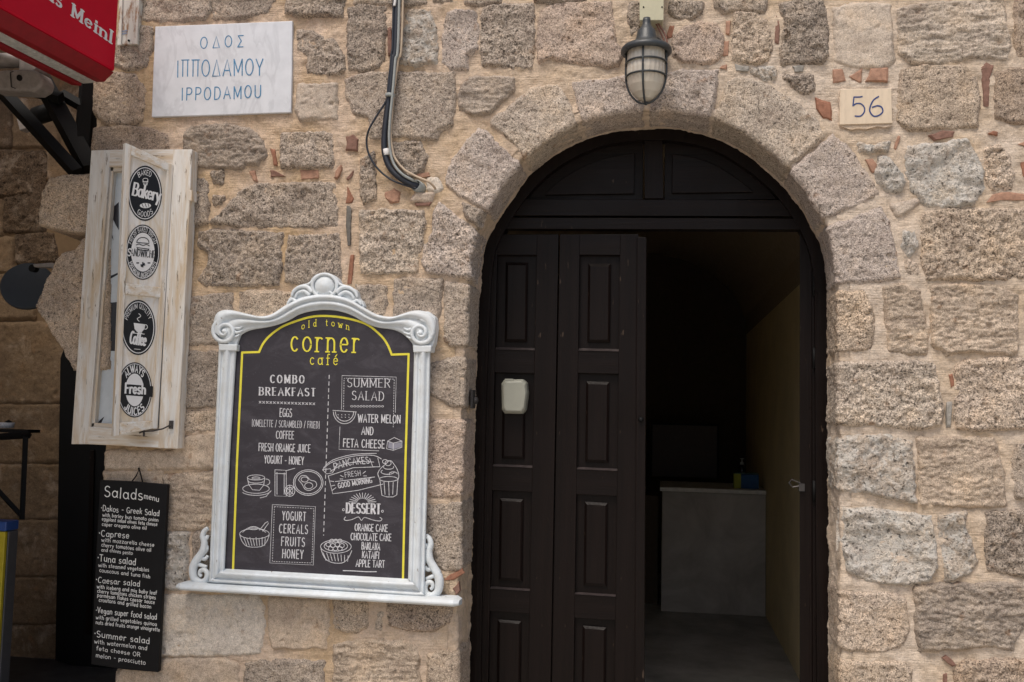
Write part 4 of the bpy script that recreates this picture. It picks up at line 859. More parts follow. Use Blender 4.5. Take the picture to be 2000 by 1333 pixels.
# ------------------------------------------------------------------ the framed menu board
menu = empty('menu_board', tuple(W(620, 1150, -.05)), 'ornate white framed cafe menu board with yellow and white lettering', 'menu board')
YM = -.045; pM = wallp(YM)
LI = [(439,1112),(448,900),(455,780),(461,682),(468,662),(478,651),(494,644),(522,640),(557,630),(585,615),(606,609),(632,606),(660,608),(686,616),(710,629),(742,641),(771,646),(790,656),(802,668),(808,684),(806,780),(803,900),(797,1131)]
bp = smoothcurve(LI[3:20], 3).tolist(); poly = [(436,1118),(448,900)]+[tuple(q) for q in bp]+[(803,900),(800,1136)]
A_ = np.array(poly); cM = A_.mean(0); A_ = cM+(A_-cM)*1.012
brd = planeprism(wallp(0), A_, -YM, .012).build('chalkboard_panel', BOARD, menu)
pL = wallp(YM-.0008)
def mt(txt, xa, ya, xb, yb, cap, mat=CHALK, **k):
    k['wv'] = k.get('wv', .13)*.86
    return text_px(pL, txt, xa, ya, xb, yb, cap, .0004, **k).build('lettering', mat, brd)
yl = [[(455,1113),(463,900),(473,689)],[(473,689),(506,688)],smoothcurve([(506,688),(513,673),(524,659),(541,645),(560,634.5),(600,621),(631,617.5),(671,621),(714,633),(742,654),(756,672),(765,693)],5),[(765,693),(798,692)],[(798,692),(792,900),(787,1130)]]
lines_px(pL, yl, .0004, 4.2).build('yellow_border', YELLOW, brd)
mt('old town', 589, 644, 682, 645, 13, YELLOW, wv=.11, serif=.10, sp=.62, arc=8)
mt('corner', 567, 686, 701, 689, 45, YELLOW, wv=.088, wh=.06, serif=.11, sp=.26)
mt('café', 605, 712, 660, 713, 21, YELLOW, wv=.10, serif=.10, sp=.36)
mt('COMBO', 528, 748, 594, 749, 15, wv=.24, wh=.07, serif=.13, sp=.34); mt('BREAKFAST', 506, 772, 616, 774, 15, wv=.23, wh=.07, serif=.12, sp=.25)
zz_ = [[(x, 784+(x-505)*.03), (x+4, 788+(x-505)*.03)] for x in range(506, 614, 7)]+[[(x+4, 784+(x-505)*.03), (x, 788+(x-505)*.03)] for x in range(506, 614, 7)]
lines_px(pL, zz_, .0004, 1.2).build('ornament', CHALK, brd)
mt('EGGS', 546, 814, 570, 815, 16, wv=.11, sp=.12); mt('(OMELETTE / SCRAMBLED / FRIED)', 492, 833, 624, 837, 13, wv=.09, sp=.16); mt('COFFEE', 539, 857, 574, 858, 15, wv=.12); mt('FRESH ORANGE JUICE', 505, 881, 606, 884, 15, wv=.12); mt('YOGURT - HONEY', 516, 905, 593, 908, 15, wv=.12)
mt('SUMMER', 678, 756, 762, 757, 17, wv=.12, wh=.05, serif=.10, sp=.16); mt('SALAD', 687, 781, 750, 783, 17, wv=.12, wh=.05, serif=.10, sp=.2)
lines_px(pL, [EL_(x, 794, 2.4, 1.6, 0, 360, 8) for x in range(687, 752, 6)], .0004, .9).build('ornament', CHALK, brd)
mt('WATER MELON', 699, 825, 782, 827, 15.5, wv=.14); mt('AND', 706, 849, 729, 850, 15, wv=.14); mt('FETA CHEESE', 670, 873, 751, 876, 15.5, wv=.14)
def dashes(pts, on, off):
    P = resample(np.array(pts, float), 300); L = np.r_[0, np.cumsum(np.linalg.norm(np.diff(P, axis=0), axis=1))]; out = []; a = 0
    while a < L[-1]:
        b = min(a+on, L[-1]); out.append([(np.interp(t, L, P[:, 0]), np.interp(t, L, P[:, 1])) for t in (a, b)]); a += on+off
    return out
lines_px(pL, dashes([(643,733),(632,1046)], 7, 6), .0004, 1.5).build('dividing_line', CHALK, brd)
def boxl(a, b, c, d, r=3): return [[a, b, c, d, a]]
lines_px(pL, boxl((532,986),(616,990),(612,1104),(527,1100))+dashes([(536,990),(613,994),(609,1100),(532,1097),(536,990)], 2.5, 2.5), .0004, 1.0).build('panel_line', CHALK, brd)
lines_px(pL, [[(667,800),(668,734),(774,737),(772,806)],[(664,834),(662,878),(740,881)]]+dashes([(671,800),(672,739),(770,741),(768,835)], 2.5, 2.5), .0004, 1.0).build('panel_line', CHALK, brd)
for t, a, b, y in (('YOGURT',551,597,1016),('CEREALS',545,601,1041),('FRUITS',549,595,1066),('HONEY',551,592,1090)): mt(t, a, y, b, y+2, 17, wv=.12, sp=.24)
mt('DESSERT', 676, 1002, 743, 1004, 19, wv=.24, wh=.08, serif=.10, sp=.12)
for t, a, b, y in (('ORANGE CAKE',693,757,1037),('CHOCOLATE CAKE',685,764,1055),('BAKLAVA',706,742,1073),('KATAIFI',707,740,1090),('APPLE TART',695,751,1107)): mt(t, a, y, b, y+2, 13.5, wv=.14, sp=.12)
lines_px(pL, [smoothcurve([(670,1115),(690,1115.5),(715,1117),(735,1117)],3)], .0004, 1.8).build('ornament', CHALK, brd)
mt('PANCAKES', 653, 919, 722, 906, 13, wv=.13, jit=.03, arc=4); mt('FRESH', 674, 933, 705, 929, 10, wv=.11, jit=.04); mt('GOOD MORNING', 661, 954, 727, 943, 10, wv=.17, jit=.04)
# chalk drawings
E_ = EL_
cup = [E_(500,933,17,5),[(483,933),(486,947),(493,957),(507,958),(515,948),(517,934)],E_(500,955,26,9,0,360,26),E_(520,942,7,6,80,-100),E_(500,941,14,3,0,180),E_(500,934,8,2),[(508,973),(520,970),(528,960)],E_(500,957,30,11,10,150,14)]
glass = [[(537,918),(537,969),(559,970),(559,919),(537,918)],[(541,923),(541,966)],[(555,924),(555,966)],[(537,925),(559,926)],[(558,920),(576,915)],E_(566,959,10,11),E_(566,959,6,7),[(560,953),(572,965)],[(573,952),(560,966)],[(566,949),(566,969)]]
eggs = [E_(602,943,29,25,0,360,28),E_(602,943,26,22,0,360,28),smoothcurve([(583,938),(588,930),(598,930),(606,938),(616,941),(618,950),(606,958),(596,956),(590,946),(583,938)],3),E_(595,937,7,5),E_(603,949,8,6)]
banner = [smoothcurve([(630,918),(645,905),(670,896),(700,890),(730,890),(745,897)],3),smoothcurve([(645,921),(670,908),(700,902),(730,903)],3),[(630,918),(638,926),(650,924),(645,916),(630,918)],[(641,930),(650,965),(700,958),(748,946)],[(641,930),(690,914),(742,912)],[(650,923),(660,906)],[(722,896),(728,912),(742,912),(738,895)],[(645,940),(652,941)],[(646,950),(654,948)],[(649,958),(656,953)],[(665,929),(671,932)],[(664,936),(670,936)],[(709,925),(714,921)],[(710,930),(716,930)],[(655,941),(732,932)],smoothcurve([(632,914),(650,899),(690,888),(735,886)],3)]
shake = [[(742,938),(746,968),(756,971),(768,971),(775,967),(777,938)],E_(759,936,18,5),[(750,942),(752,966)],[(759,942),(760,968)],[(768,942),(767,966)],smoothcurve([(741,935),(738,925),(744,915),(752,908),(762,900),(770,908),(776,918),(779,930),(777,938)],4),E_(757,922,13,5,0,220),E_(759,913,10,4,-20,200),E_(758,905,6,5),E_(752,902,5,4),E_(768,926,8,4,150,360)]
rays_ = [[(708+7*math.cos(math.radians(a))*1.6, 983-9*math.sin(math.radians(a))),(708+17*math.cos(math.radians(a))*1.6, 985-22*math.sin(math.radians(a)))] for a in range(12, 170, 13)]
flo = [smoothcurve([(675,1010),(672,1014),(676,1017),(688,1015),(700,1010),(706,1017),(712,1011),(728,1016),(742,1018),(746,1014),(742,1011)],3),E_(671,996,2,2),E_(747,999,2,2)]
bowl = [E_(497,1043,29,10,0,360,24),smoothcurve([(468,1044),(473,1058),(484,1068),(510,1068),(521,1058),(526,1045)],3),smoothcurve([(474,1040),(484,1032),(497,1030),(508,1033),(519,1040)],3),E_(495,1032,9,3),[(507,1036),(518,1022),(523,1019),(524,1023),(513,1038)]]+[[(476+6*q,1050+(2 if q % 2 else 0)),(482+5*q,1066)] for q in range(8)]
pie = [E_(656,1068,30,13,0,360,26),E_(656,1067,23,10,0,360,22),smoothcurve([(627,1073),(634,1090),(648,1099),(668,1100),(680,1091),(687,1076)],3)]+[E_(641+9*q,1064+(q % 2)*2,4.5,4) for q in range(4)]+[E_(646+9*q,1072,4.5,4) for q in range(3)]+[E_(648+8*q,1057,4,3.5) for q in range(3)]+[[(631+7*q,1080+q*.8),(637+6*q,1095+q*.3)] for q in range(8)]
melon = [[(650,802),(696,805)],E_(673,804,22,24,2,178,18),E_(673,804,18,19,2,178,16)]+[[(660+7*(q % 4),810+5*(q//4)),(661+7*(q % 4),811+5*(q//4))] for q in range(8)]
cheese = [[(757,862),(770,855),(785,862),(785,874),(768,880),(755,877),(757,862)],[(757,862),(768,866),(785,862)],[(768,866),(768,880)]]
for L in (cup, glass, eggs, banner, shake, rays_, flo, bowl, pie, melon): lines_px(pL, [[(float(a), float(b)) for a, b in l] for l in L], .0004, 1.25).build('chalk_drawing', CHALK, brd)
lines_px(pL, cheese, .0004, 1.2).build('chalk_drawing', CHALK, brd)
q = np.array([(759,863),(768,867),(784,864),(784,873),(769,878),(758,875)], float); MB().add(pL.at(q[:, 0], q[:, 1], .0002), [list(range(6))]).build('chalk_shading', plain('thin_chalk', (.25, .25, .30)), brd)
# frame mouldings lofted between the traced outer and inner edges
def moulding(outer, inner, prof, name, n=60, back=.0):
    O = resample(smoothcurve(outer, 8), n); I = resample(smoothcurve(inner, 8), n); rows = []
    for t, h in prof:
        q = O+(I-O)*t; p = W(q[:, 0], q[:, 1], -h); rows.append(p)
    return MB().loft(rows).build(name, WHITE, menu, smooth=True)
pf = [(0, 0), (0, .045), (.06, .060), (.14, .062), (.18, .056), (.24, .056), (.30, .066), (.45, .074), (.58, .070), (.68, .060), (.74, .060), (.78, .066), (.90, .064), (1, .054), (1, .030)]
moulding([(427,684),(422,800),(417,910),(408,1140)], [(462,684),(455,800),(449,900),(439,1114)], pf, 'side_rail', 30)
moulding([(809,684),(806,800),(803,900),(797,1131)][::-1], [(841,684),(839,800),(836,900),(829,1166)][::-1], [(1-t, h) for t, h in pf][::-1], 'side_rail', 30)
pb_ = [(0, 0), (0, .060), (.10, .075), (.22, .072), (.28, .060), (.36, .060), (.45, .072), (.62, .085), (.78, .078), (.84, .060), (.92, .052), (1, .046), (1, .03)]
moulding([(404,1138),(620,1152),(833,1167)], [(438,1111),(620,1121),(799,1131)], [(t, h) for t, h in pb_], 'bottom_rail', 30)
OT = [(418,648),(417,630),(423,613),(437,606),(457,607),(482,613),(508,618),(530,614),(557,597),(582,584),(606,577),(634,575),(662,578),(688,587),(708,599),(736,614),(765,619),(790,612),(808,607),(828,608),(844,616),(852,632),(852,648)]
IT = [(461,684),(462,672),(468,659),(479,650),(496,644),(522,640),(545,634),(565,626),(585,615),(606,609),(632,606),(660,608),(686,616),(706,627),(724,636),(742,641),(765,644),(780,649),(792,657),(800,665),(806,673),(808,680),(808,686)]
pt = [(0, 0), (0, .050), (.05, .072), (.14, .080), (.26, .078), (.34, .066), (.40, .062), (.47, .070), (.58, .076), (.70, .070), (.80, .058), (.90, .060), (1, .052), (1, .030)]
moulding(OT, IT, pt, 'top_rail', 150)
for sx, ox in ((1, 440), (-1, 822)):
    oy = 648 if sx == 1 else 651
    blk = [(417,640),(420,618),(437,606),(462,612),(474,640),(463,672),(461,685),(428,683),(424,668)] if sx == 1 else [(852,640),(850,620),(836,608),(806,612),(790,640),(805,672),(808,687),(841,686),(848,670)]
    cb_ = planeprism(wallp(0), blk, .058, 0).build('corner_block', WHITE, menu, bev=.006)
    sp_ = []; 
    for q in range(60):
        a = math.radians(90+q/59*640); r = 22.5*(1-q/59)+3.5; sp_.append((ox-sx*r*math.cos(a)*-1*1.0, oy-r*math.sin(a)))
    sp_ = np.array(sp_); P = W(sp_[:, 0], sp_[:, 1], -.066); P[:, 1] -= np.linspace(0, .012, 60)
    MB().tube(P, np.linspace(.0105, .006, 60), 10).build('volute', WHITE, cb_, smooth=True)
    MB().lathe([(.001, .018), (.010, .014), (.014, .004), (.014, 0)], W(ox, oy, -.066), 16, (0, -1, 0)).build('volute_eye', WHITE, cb_, smooth=True)
    for dx, dy, ln_ in ((22, -6, 12), (20, 2, 14), (16, 10, 12)):
        p = smoothcurve([(ox+sx*(dx-4), oy+dy-2), (ox+sx*(dx+4), oy+dy), (ox+sx*(dx+ln_), oy+dy-4)], 5); MB().tube(W(p[:, 0], p[:, 1], -.064), np.linspace(.009, .003, len(p)), 8).build('leaf', WHITE, cb_, smooth=True)
    planeprism(wallp(0), [(427,672),(463,673),(462,686),(427,685)] if sx == 1 else [(806,675),(843,675),(841,688),(807,689)], .074, 0).build('capital', WHITE, cb_, bev=.004)
# crest with a shell
cr = planeprism(wallp(0), [tuple(v) for v in smoothcurve([(560,596),(565,582),(575,574),(578,562),(592,558),(604,556),(608,545),(618,536),(634,533),(650,537),(660,546),(665,556),(682,560),(696,568),(700,582),(708,590),(709,600),(680,584),(634,576),(590,582)], 4, True)], .050, 0).build('crest', WHITE, menu, bev=.006)
a = np.linspace(0, 2*math.pi, 41); P = W(634+24*np.cos(a), 559-23*np.sin(a), -.058); MB().tube(P, .0075, 10, False).build('shell_rim', WHITE, cr, smooth=True)
MB().lathe([(.001, .022), (.022, .018), (.040, .008), (.050, 0), (.050, -.01)], W(634, 559, -.050), 30, (0, -1, 0)).build('shell', WHITE, cr, smooth=True)
for sx in (-1, 1):
    for pts, r0, r1 in (([(634,574),(634+sx*8,570),(634+sx*14,574),(634+sx*11,580),(634+sx*5,578)], .007, .004), ([(634,552),(634+sx*8,546),(634+sx*17,550)], .005, .002), ([(634,560),(634+sx*10,558),(634+sx*18,562)], .004, .002),
                        ([(634+sx*24,572),(634+sx*34,562),(634+sx*48,562),(634+sx*60,570),(634+sx*64,580)], .012, .006), ([(634+sx*28,578),(634+sx*40,570),(634+sx*52,574),(634+sx*58,584)], .010, .005),
                        ([(634+sx*56,590),(634+sx*64,586),(634+sx*72,594)], .009, .005), ([(634+sx*24,550),(634+sx*32,556),(634+sx*42,558)], .007, .004)):
        p = smoothcurve(pts, 5); p[:, 1] += (p[:, 0]-634)*.02; MB().tube(W(p[:, 0], p[:, 1], -.056), np.linspace(r0, r1, len(p)), 8).build('acanthus_leaf', WHITE, cr, smooth=True)
# ledge and side scrolls
a0 = W(346, 1143, 0); a1 = W(892, 1174, 0)
def ledge(pts_px0, pts_px1):
    rows = []
    for dy, dz in ((0, .0), (-.085, .0), (-.100, -.006), (-.106, -.014), (-.100, -.024), (-.085, -.028), (-.04, -.034), (0, -.036)):
        rows.append((dy, dz))
    return rows
e0 = W(351, 1146, -.10); e1 = W(885, 1178, -.10); prof = [(0, .012), (-.075, .014), (-.095, .010), (-.107, .000), (-.107, -.008), (-.096, -.016), (-.06, -.022), (0, -.026)]
A = np.array([(e0[0], y, e0[2]+z) for y, z in prof]); B = np.array([(e1[0], y, e1[2]+z) for y, z in prof])
A2 = A+(A.mean(0)-A)*.35; A2[:, 0] -= .022; B2 = B+(B.mean(0)-B)*.35; B2[:, 0] += .022; n = 8
v = np.vstack([A2, A, B, B2]); f = [list(range(n))[::-1], [3*n+j for j in range(n)]]+[[r*n+j, r*n+(j+1) % n, (r+1)*n+(j+1) % n, (r+1)*n+j] for r in range(3) for j in range(n)]
link('ledge', v, f, WHITE, menu, bev=.002)
for sx in (1, -1):
    if sx == 1: M_ = lambda x, y: (x, y)
    else: M_ = lambda x, y: (1238-x+(y-1030)*-.03, y+27-(1140-y)*.12)
    S_ = [(406,1032),(399,1038),(396,1048),(399,1060),(397,1075),(389,1088),(381,1100),(377,1115),(380,1130),(391,1137),(402,1133),(405,1122),(400,1114),(392,1115),(390,1122),(394,1126)]
    p = smoothcurve([M_(*q) for q in S_], 6); rr = np.interp(np.linspace(0, 1, len(p)), [0, .25, .45, .65, 1], [.009, .016, .019, .013, .007])
    P = W(p[:, 0], p[:, 1], -.035); bk_ = MB().tube(P, rr, 10).build('side_scroll', WHITE, menu, smooth=True)
    for l in ([(395,1048),(403,1052),(406,1046)], [(399,1062),(404,1072),(397,1084)], [(390,1088),(400,1092),(406,1086)], [(382,1100),(392,1104),(404,1108)], [(376,1140),(390,1142),(406,1142)]):
        p = smoothcurve([M_(*q) for q in l], 5); MB().tube(W(p[:, 0], p[:, 1], -.032), np.linspace(.011, .007, len(p)), 8).build('scroll_leaf', WHITE, bk_, smooth=True)

# ------------------------------------------------------------------ old window shutter used as a sign
sh = empty('shutter_sign', tuple(W(250, 860, -.04)), 'whitewashed wooden shutter with four round black stickers on its open leaf', 'shutter')
def bar(poly, f, b, name, mat, par, bev=.003, pl=None): return planeprism(pl or wallp(0), poly, f, b).build(name, mat, par, bev=bev)
bar([(178,294),(216,293),(173,868),(139,868)], .065, .005, 'frame_stile', WOODV, sh); bar([(338,292),(375,292),(347,877),(308,876)], .065, .005, 'frame_stile', WOODV, sh)
bar([(212,293),(340,292),(338,325),(210,326)], .0645, .005, 'frame_rail', WOODH, sh); bar([(174,834),(312,841),(310,875),(171,868)], .0645, .005, 'frame_rail', WOODH, sh)
bar([(214,326),(222,326),(184,834),(176,834)], .050, .02, 'inner_bead', WOODV, sh, .002); bar([(214,326),(338,325),(338,334),(213,335)], .050, .02, 'inner_bead', WOODH, sh, .002); bar([(176,826),(312,832),(312,842),(175,834)], .050, .02, 'inner_bead', WOODH, sh, .002)
pP = wallp(-.022)
ps = MB().add(pP.at(np.array([210,345,318,172.]), np.array([322,322,842,836.]), 0), [[0, 1, 2, 3]]).build('poster', plain('poster_white', (.55, .60, .64), .25, .5, var=.06), sh)
PB = plain('poster_black', (.02, .02, .028), .25, .5)
for q in ([(222,404),(232,395),(232,450),(226,440),(219,425)], [(211,438),(216,446),(222,470),(214,456)], [(199,588),(212,592),(232,590),(226,686),(192,686)], [(206,545),(214,540),(230,533),(230,537),(214,546)], [(186,832),(196,820),(204,814),(198,826),(192,834)]):
    p = np.array(q, float); MB().add(pP.at(p[:, 0], p[:, 1], .0006), [list(range(len(q)))]).build('poster_print', PB, ps)
# the open leaf: hinged on its right edge, swung towards the street
h0 = W(338, 322, -.066); h1 = W(308, 838, -.066); f0 = W(237, 276, -.25)
nrm = np.cross(h1-h0, f0-h0); LP = Plane(h0, nrm)
lf = planeprism(LP, [(248,300),(338,334),(307,834),(224,838)], -.008, -.014).build('leaf_panel', PANELW, sh)
bar([(245,279),(257,284),(233,851),(222,853)], .004, -.024, 'leaf_stile', WOODV, sh, .003, LP); bar([(328,318),(339,322),(308,838),(297,838)], .004, -.030, 'leaf_stile', WOODV, sh, .003, LP)
bar([(257,284),(329,318),(328,334),(256,303)], .0035, -.022, 'leaf_rail', WOODH, sh, .003, LP); bar([(246,553),(317,562),(316,582),(245,575)], .0035, -.022, 'leaf_rail', WOODH, sh, .003, LP); bar([(234,826),(298,822),(297,838),(233,850)], .0035, -.022, 'leaf_rail', WOODH, sh, .003, LP)
# stickers
pT = Plane(LP.o-LP.n*.0075*1, LP.n)
def sticker(cx, cy, rx, ry): return disc_px(pT, cx, cy, rx, ry, .0006, 44).build('sticker', BLACKP, lf)
s1 = sticker(283, 378, 33.5, 54); ring_px(pT, 283, 378, 30.5, 50, 1.6, .0012).build('print', STW, s1)
m = MB(); text_ring(pT, 'BAKED', 283, 378, 25, 41, 122, 60, 8, .0012, .12, m); text_ring(pT, 'GOODS', 283, 378, 25, 41, 237, 305, 8, .0012, .12, m, flip=True)
text_px(pT, 'Bakery', 258, 381, 312, 394, 24, .0012, .17, .10, sp=.04, mb=m, up=(.18, -1)); lines_px(pT, [E_(284,352,5,3.5),[(279,354),(281,362),(287,362),(289,354)],[(279,355),(289,355)],[(283,356),(283,362)],[(286,356),(286,362)]], .0012, 1.1, m)
disc_px(pT, 284, 402, 11, 5, .0012, 20, m); m.build('print', STW, s1); lines_px(pT, [[(277,398),(280,405)],[(283,397),(286,405)],[(289,398),(291,404)]], .0018, 1.2).build('print', BLACKP, s1)
s2 = sticker(279, 493, 33.5, 54); m = MB(); ring_px(pT, 279, 493, 31, 51, 1.4, .0012, m); text_ring(pT, 'FRESH BAKED BREAD', 279, 493, 27, 45, 158, 22, 7.5, .0012, .11, m); text_ring(pT, 'PREMIUM INGREDIENTS', 279, 493, 27, 45, 205, 335, 7.5, .0012, .15, m, flip=True)
disc_px(pT, 279, 493, 23, 38, .0012, 36, m); m.build('print', STW, s2); m = MB(); lines_px(pT, [E_(279,474,12,10,180,360),[(267,474),(291,476)],smoothcurve([(266,479),(272,477),(279,480),(286,478),(292,481)],3),[(267,484),(291,487)],[(268,484),(270,488),(288,490),(291,487)]], .002, 1.6, m)
text_px(pT, 'SANDWICHES', 249, 499, 308, 505, 14, .002, .10, .07, sp=.10, mb=m); lines_px(pT, [[(267+a,514),(271+a,514)] for a in (0, 22)]+[[(275,518),(283,518)],[(279,513),(279,522)],[(276,521),(282,515)]], .002, 2.4, m); m.build('print', BLACKP, s2)
text_px(pT, 'S', 248.5, 499.5, 255, 500.5, 14, .0026, .16).build('print', STW, s2)
s3 = sticker(270, 640, 33.5, 54); m = MB(); ring_px(pT, 270, 640, 30.5, 50, 1.6, .0012, m); text_ring(pT, 'PREMIUM QUALITY', 270, 640, 25.5, 42, 158, 24, 7.5, .0012, .11, m)
q = np.array([(261,631),(284,634),(282,643),(277,649),(268,649),(263,643)], float); m.add(pT.at(q[:, 0], q[:, 1], .0012), [list(range(6))]); lines_px(pT, [E_(284,639,4,4.5),[(262,651),(282,653)],smoothcurve([(272,628),(268,623),(275,618),(271,613)],4)], .0012, 1.3, m)
text_px(pT, 'Coffee', 253, 671, 284, 676, 24, .0012, .15, .09, sp=.03, mb=m, up=(.15, -1)); lines_px(pT, [[(262,682),(274,683)]], .0012, 1.0, m); m.build('print', STW, s3)
s4 = sticker(263, 762, 34, 54); q = np.array([(228,749),(299,755),(298,776),(228,771)], float); MB().add(pT.at(q[:, 0], q[:, 1], .0008), [[0, 1, 2, 3]]).build('sticker_band', BLACKP, s4)
m = MB(); disc_px(pT, 263, 762, 18, 32, .0012, 32, m); ring_px(pT, 263, 762, 31.5, 51, 1.2, .0012, m); text_ring(pT, 'ALWAYS', 263, 762, 25, 42, 138, 44, 11, .0014, .19, m); text_ring(pT, 'JUICES', 263, 762, 25, 42, 226, 312, 11, .0014, .19, m, flip=True); m.build('print', STW, s4)
MB().add(pT.at(q[:, 0], q[:, 1], .0020), [[0, 1, 2, 3]]).build('sticker_band', BLACKP, s4); text_px(pT, 'Fresh', 244, 768, 284, 770, 19, .0026, .19, sp=.10).build('print', STW, s4)
MB().tube(np.vstack([W(np.array([272,280,300,318,334.]), np.array([846,843,842,838,830.]), -.085)]), .0035, 6).tube(W(np.array([281,281.]), np.array([838,853.]), -.088), .0045, 6).build('window_hook', STEEL, sh)
MB().tube(W(np.array([176,171,170,174.]), np.array([600,602,618,622.]), -.070), .003, 6).build('latch_loop', WOODV, sh); bar([(368,372),(375,372),(375,392),(368,392)], .075, .03, 'hinge', WOODV, sh, .002); bar([(330,822),(337,822),(336,838),(329,838)], .075, .064, 'hook_plate', STEEL, sh, .001)

# ------------------------------------------------------------------ hand lettered salad board
sb = empty('salad_board', tuple(W(250, 1300, -.04)), 'tall black hanging board with hand written white salads menu', 'menu board')
bb = planeprism(wallp(0), [(195,938),(260,941),(327,947),(322,1040),(309,1314),(240,1308),(177,1298),(186,1100)], .055, .03).build('black_panel', BLACKB, sb, bev=.004)
MB().tube(W(np.array([257,266,272,279.]), np.array([942,930,917,943.]), -.03), .003, 6).build('hanging_wire', BLACKM, sb); MB().tube(W(np.array([272,271.]), np.array([920,914.]), -.02), .004, 6).build('nail', BLACKM, sb)
pB = wallp(-.0553)
SAL = [('Salads',203,970,279,978,22,.10),('menu',281,974,310,980,12,.13),('*Dakos - Greek Salad',197,998,311,1008,12,.12),('with barley bun tomato onion',200,1009,309,1019,7.5,.15),('eggplant salad olives feta cheese',199,1017,307,1028,7.5,.15),('caper oregano olive oil',199,1027,286,1035,7.5,.15),
 ('*Caprese',193,1047,252,1052,13,.12),('with mozzarella cheese',198,1058,301,1068,8,.14),('cherry tomatoes olive oil',198,1068,295,1078,8,.14),('and chives pesto',198,1077,259,1084,7.5,.14),('*Tuna salad',190,1096,265,1104,14,.12),('with steamed vegetables',192,1107,291,1117,8,.14),('couscous and tuna fish',194,1117,293,1130,8,.14),
 ('*Caesar salad',187,1138,273,1146,12,.12),('with iceberg and mix baby leaf',189,1149,306,1162,8,.15),('cherry tomatoes chicken stripes',190,1158,304,1171,8,.15),('parmesan flakes caesar sauce',190,1166,302,1180,8,.15),('croutons and grilled bacon',193,1175,295,1189,8,.15),
 ('*Vegan super food salad',187,1197,306,1211,12,.12),('with grilled vegetables quinoa',187,1209,306,1223,8,.14),('nuts dried fruits orange vinaigrette',187,1219,312,1234,8,.14),('*Summer salad',184,1244,292,1258,13,.12),('with watermelon and',184,1257,287,1270,9,.13),('feta cheese OR',188,1270,274,1283,9,.13),('melon - prosciutto',187,1284,284,1299,9,.13)]
for t, a, b, c, d, cap, wv in SAL: text_px(pB, t, a, b, c, d, cap*.92, .0006, wv*.92, sp=.13, jit=.06, up=(.06, -1)).build('handwriting', CHALK2, bb)

# ------------------------------------------------------------------ awning over the cafe side
X_A = W(225, 141, -.12)[0]; pA = Plane((X_A, 0, 0), (1, 0, 0))
aw = empty('awning', tuple(WX(222, 141, X_A)), 'folding red awning with white lettering on its front edge, upper left corner', 'awning')
tp = WX(240, -160, X_A)[2]
def awx(poly, off0, off1, name, mat, bev=.0): 
    p = np.array(poly, float); a = pA.at(p[:, 0], p[:, 1], 0); 
    return a
A = pA.at(np.array([225., 0.]), np.array([141., 15.]), 0); far, near = A[0], A[1]
dirv = (near-far)/np.linalg.norm(near-far); near = far+dirv*2.6
ev = lambda base, dx, dz: base+np.array([dx, 0, dz])
valH = .55
MB().prism([far, near, ev(near, 0, valH), ev(far, .0, valH)], [ev(far, -.05, 0), ev(near, -.05, 0), ev(near, -.05, valH), ev(far, -.05, valH)]).build('valance', RED, aw, bev=.012)
MB().prism([ev(far, -.004, -.001), ev(near, -.004, -.001), ev(near, -.05, -.045), ev(far, -.05, -.045)], [ev(far, -.07, -.001), ev(near, -.07, -.001), ev(near, -.09, -.045), ev(far, -.09, -.045)]).build('lower_lip', RED2, aw, bev=.003)
sh_ = np.array([0, -.03, 0])
MB().prism([ev(far, -.072, -.002), ev(near, -.072, -.002), ev(near, -.105, -.048), ev(far, -.105, -.048)], [ev(far, -.15, 0.0), ev(near, -.15, 0.0), ev(near, -.155, -.050), ev(far, -.155, -.050)]).build('worn_trim', GREYBAND, aw, bev=.003)
MB().prism([ev(far, -.157, 0), ev(near, -.157, 0), ev(near, -.162, -.060), ev(far, -.162, -.060)], [ev(far, -.20, .0), ev(near, -.20, .0), ev(near, -.21, -.055), ev(far, -.21, -.055)]).build('rear_trim', RED2, aw, bev=.003)
back = 1.9
MB().prism([ev(far, -.15, .05), ev(near, -.15, .05), ev(near, -back, .55), ev(far, -back, .55)], [ev(far, -.15, .06), ev(near, -.15, .06), ev(near, -back, .56), ev(far, -back, .56)]).build('canopy_fabric', CREAM, aw)
text_px(pA, 'us', 90, -5, 120, 16, 26, .0015, .24, .10, sp=.20, serif=.13, up=(.11, -1)).build('lettering', STW, aw)
text_px(pA, 'Meinl', 140, 31, 218, 85, 23, .0015, .25, .10, sp=.18, serif=.13, up=(.11, -1)).build('lettering', STW, aw)
text_px(pA, 'Juli', -50, -103, 62, -24, 32, .0015, .24, .10, sp=.20, serif=.13, up=(.11, -1)).build('lettering', STW, aw)
T_ = lambda x, y, Y: W(float(x), float(y), Y)
MB().tube([T_(-40,120,-.1), T_(60,118,.0), T_(125,132,.05)], .035, 12).build('front_tube', ALU, aw, smooth=True)
planeprism(wallp(0), [(38,95),(66,95),(70,135),(60,145),(36,140)], .06, -.05).build('arm_bracket', ALU, aw, bev=.006)
planeprism(wallp(0), [(-20,138),(55,134),(75,140),(82,155),(78,170),(62,179),(-20,176)], .10, .0).build('motor_housing', ALU, aw, bev=.012)
disc_px(wallp(-.10), 37, 152, 5, 6, .006, 12, thick=.01).build('cap_screw', BLACKM, aw); lines_px(wallp(-.104), [[(26,140),(20,142),(22,170),(30,173)]], .0, 1.8).build('cover_seam', BLACKM, aw)
def beam(a, b, w_, name, Y=.1):
    pa, pb = T_(*a, Y), T_(*b, Y); return MB().tube([pa, pb], w_, 4).build(name, BLACKM, aw)
beam((4,178),(150,338), .036, 'folding_arm'); beam((70,135),(175,330), .050, 'folding_arm', .16); beam((120,185),(172,215), .028, 'folding_arm', .2); beam((40,172),(120,192), .03, 'folding_arm', .12)
beam((178,148),(163,345), .06, 'wall_rail', .22); beam((165,210),(155,345), .04, 'wall_rail', .18)
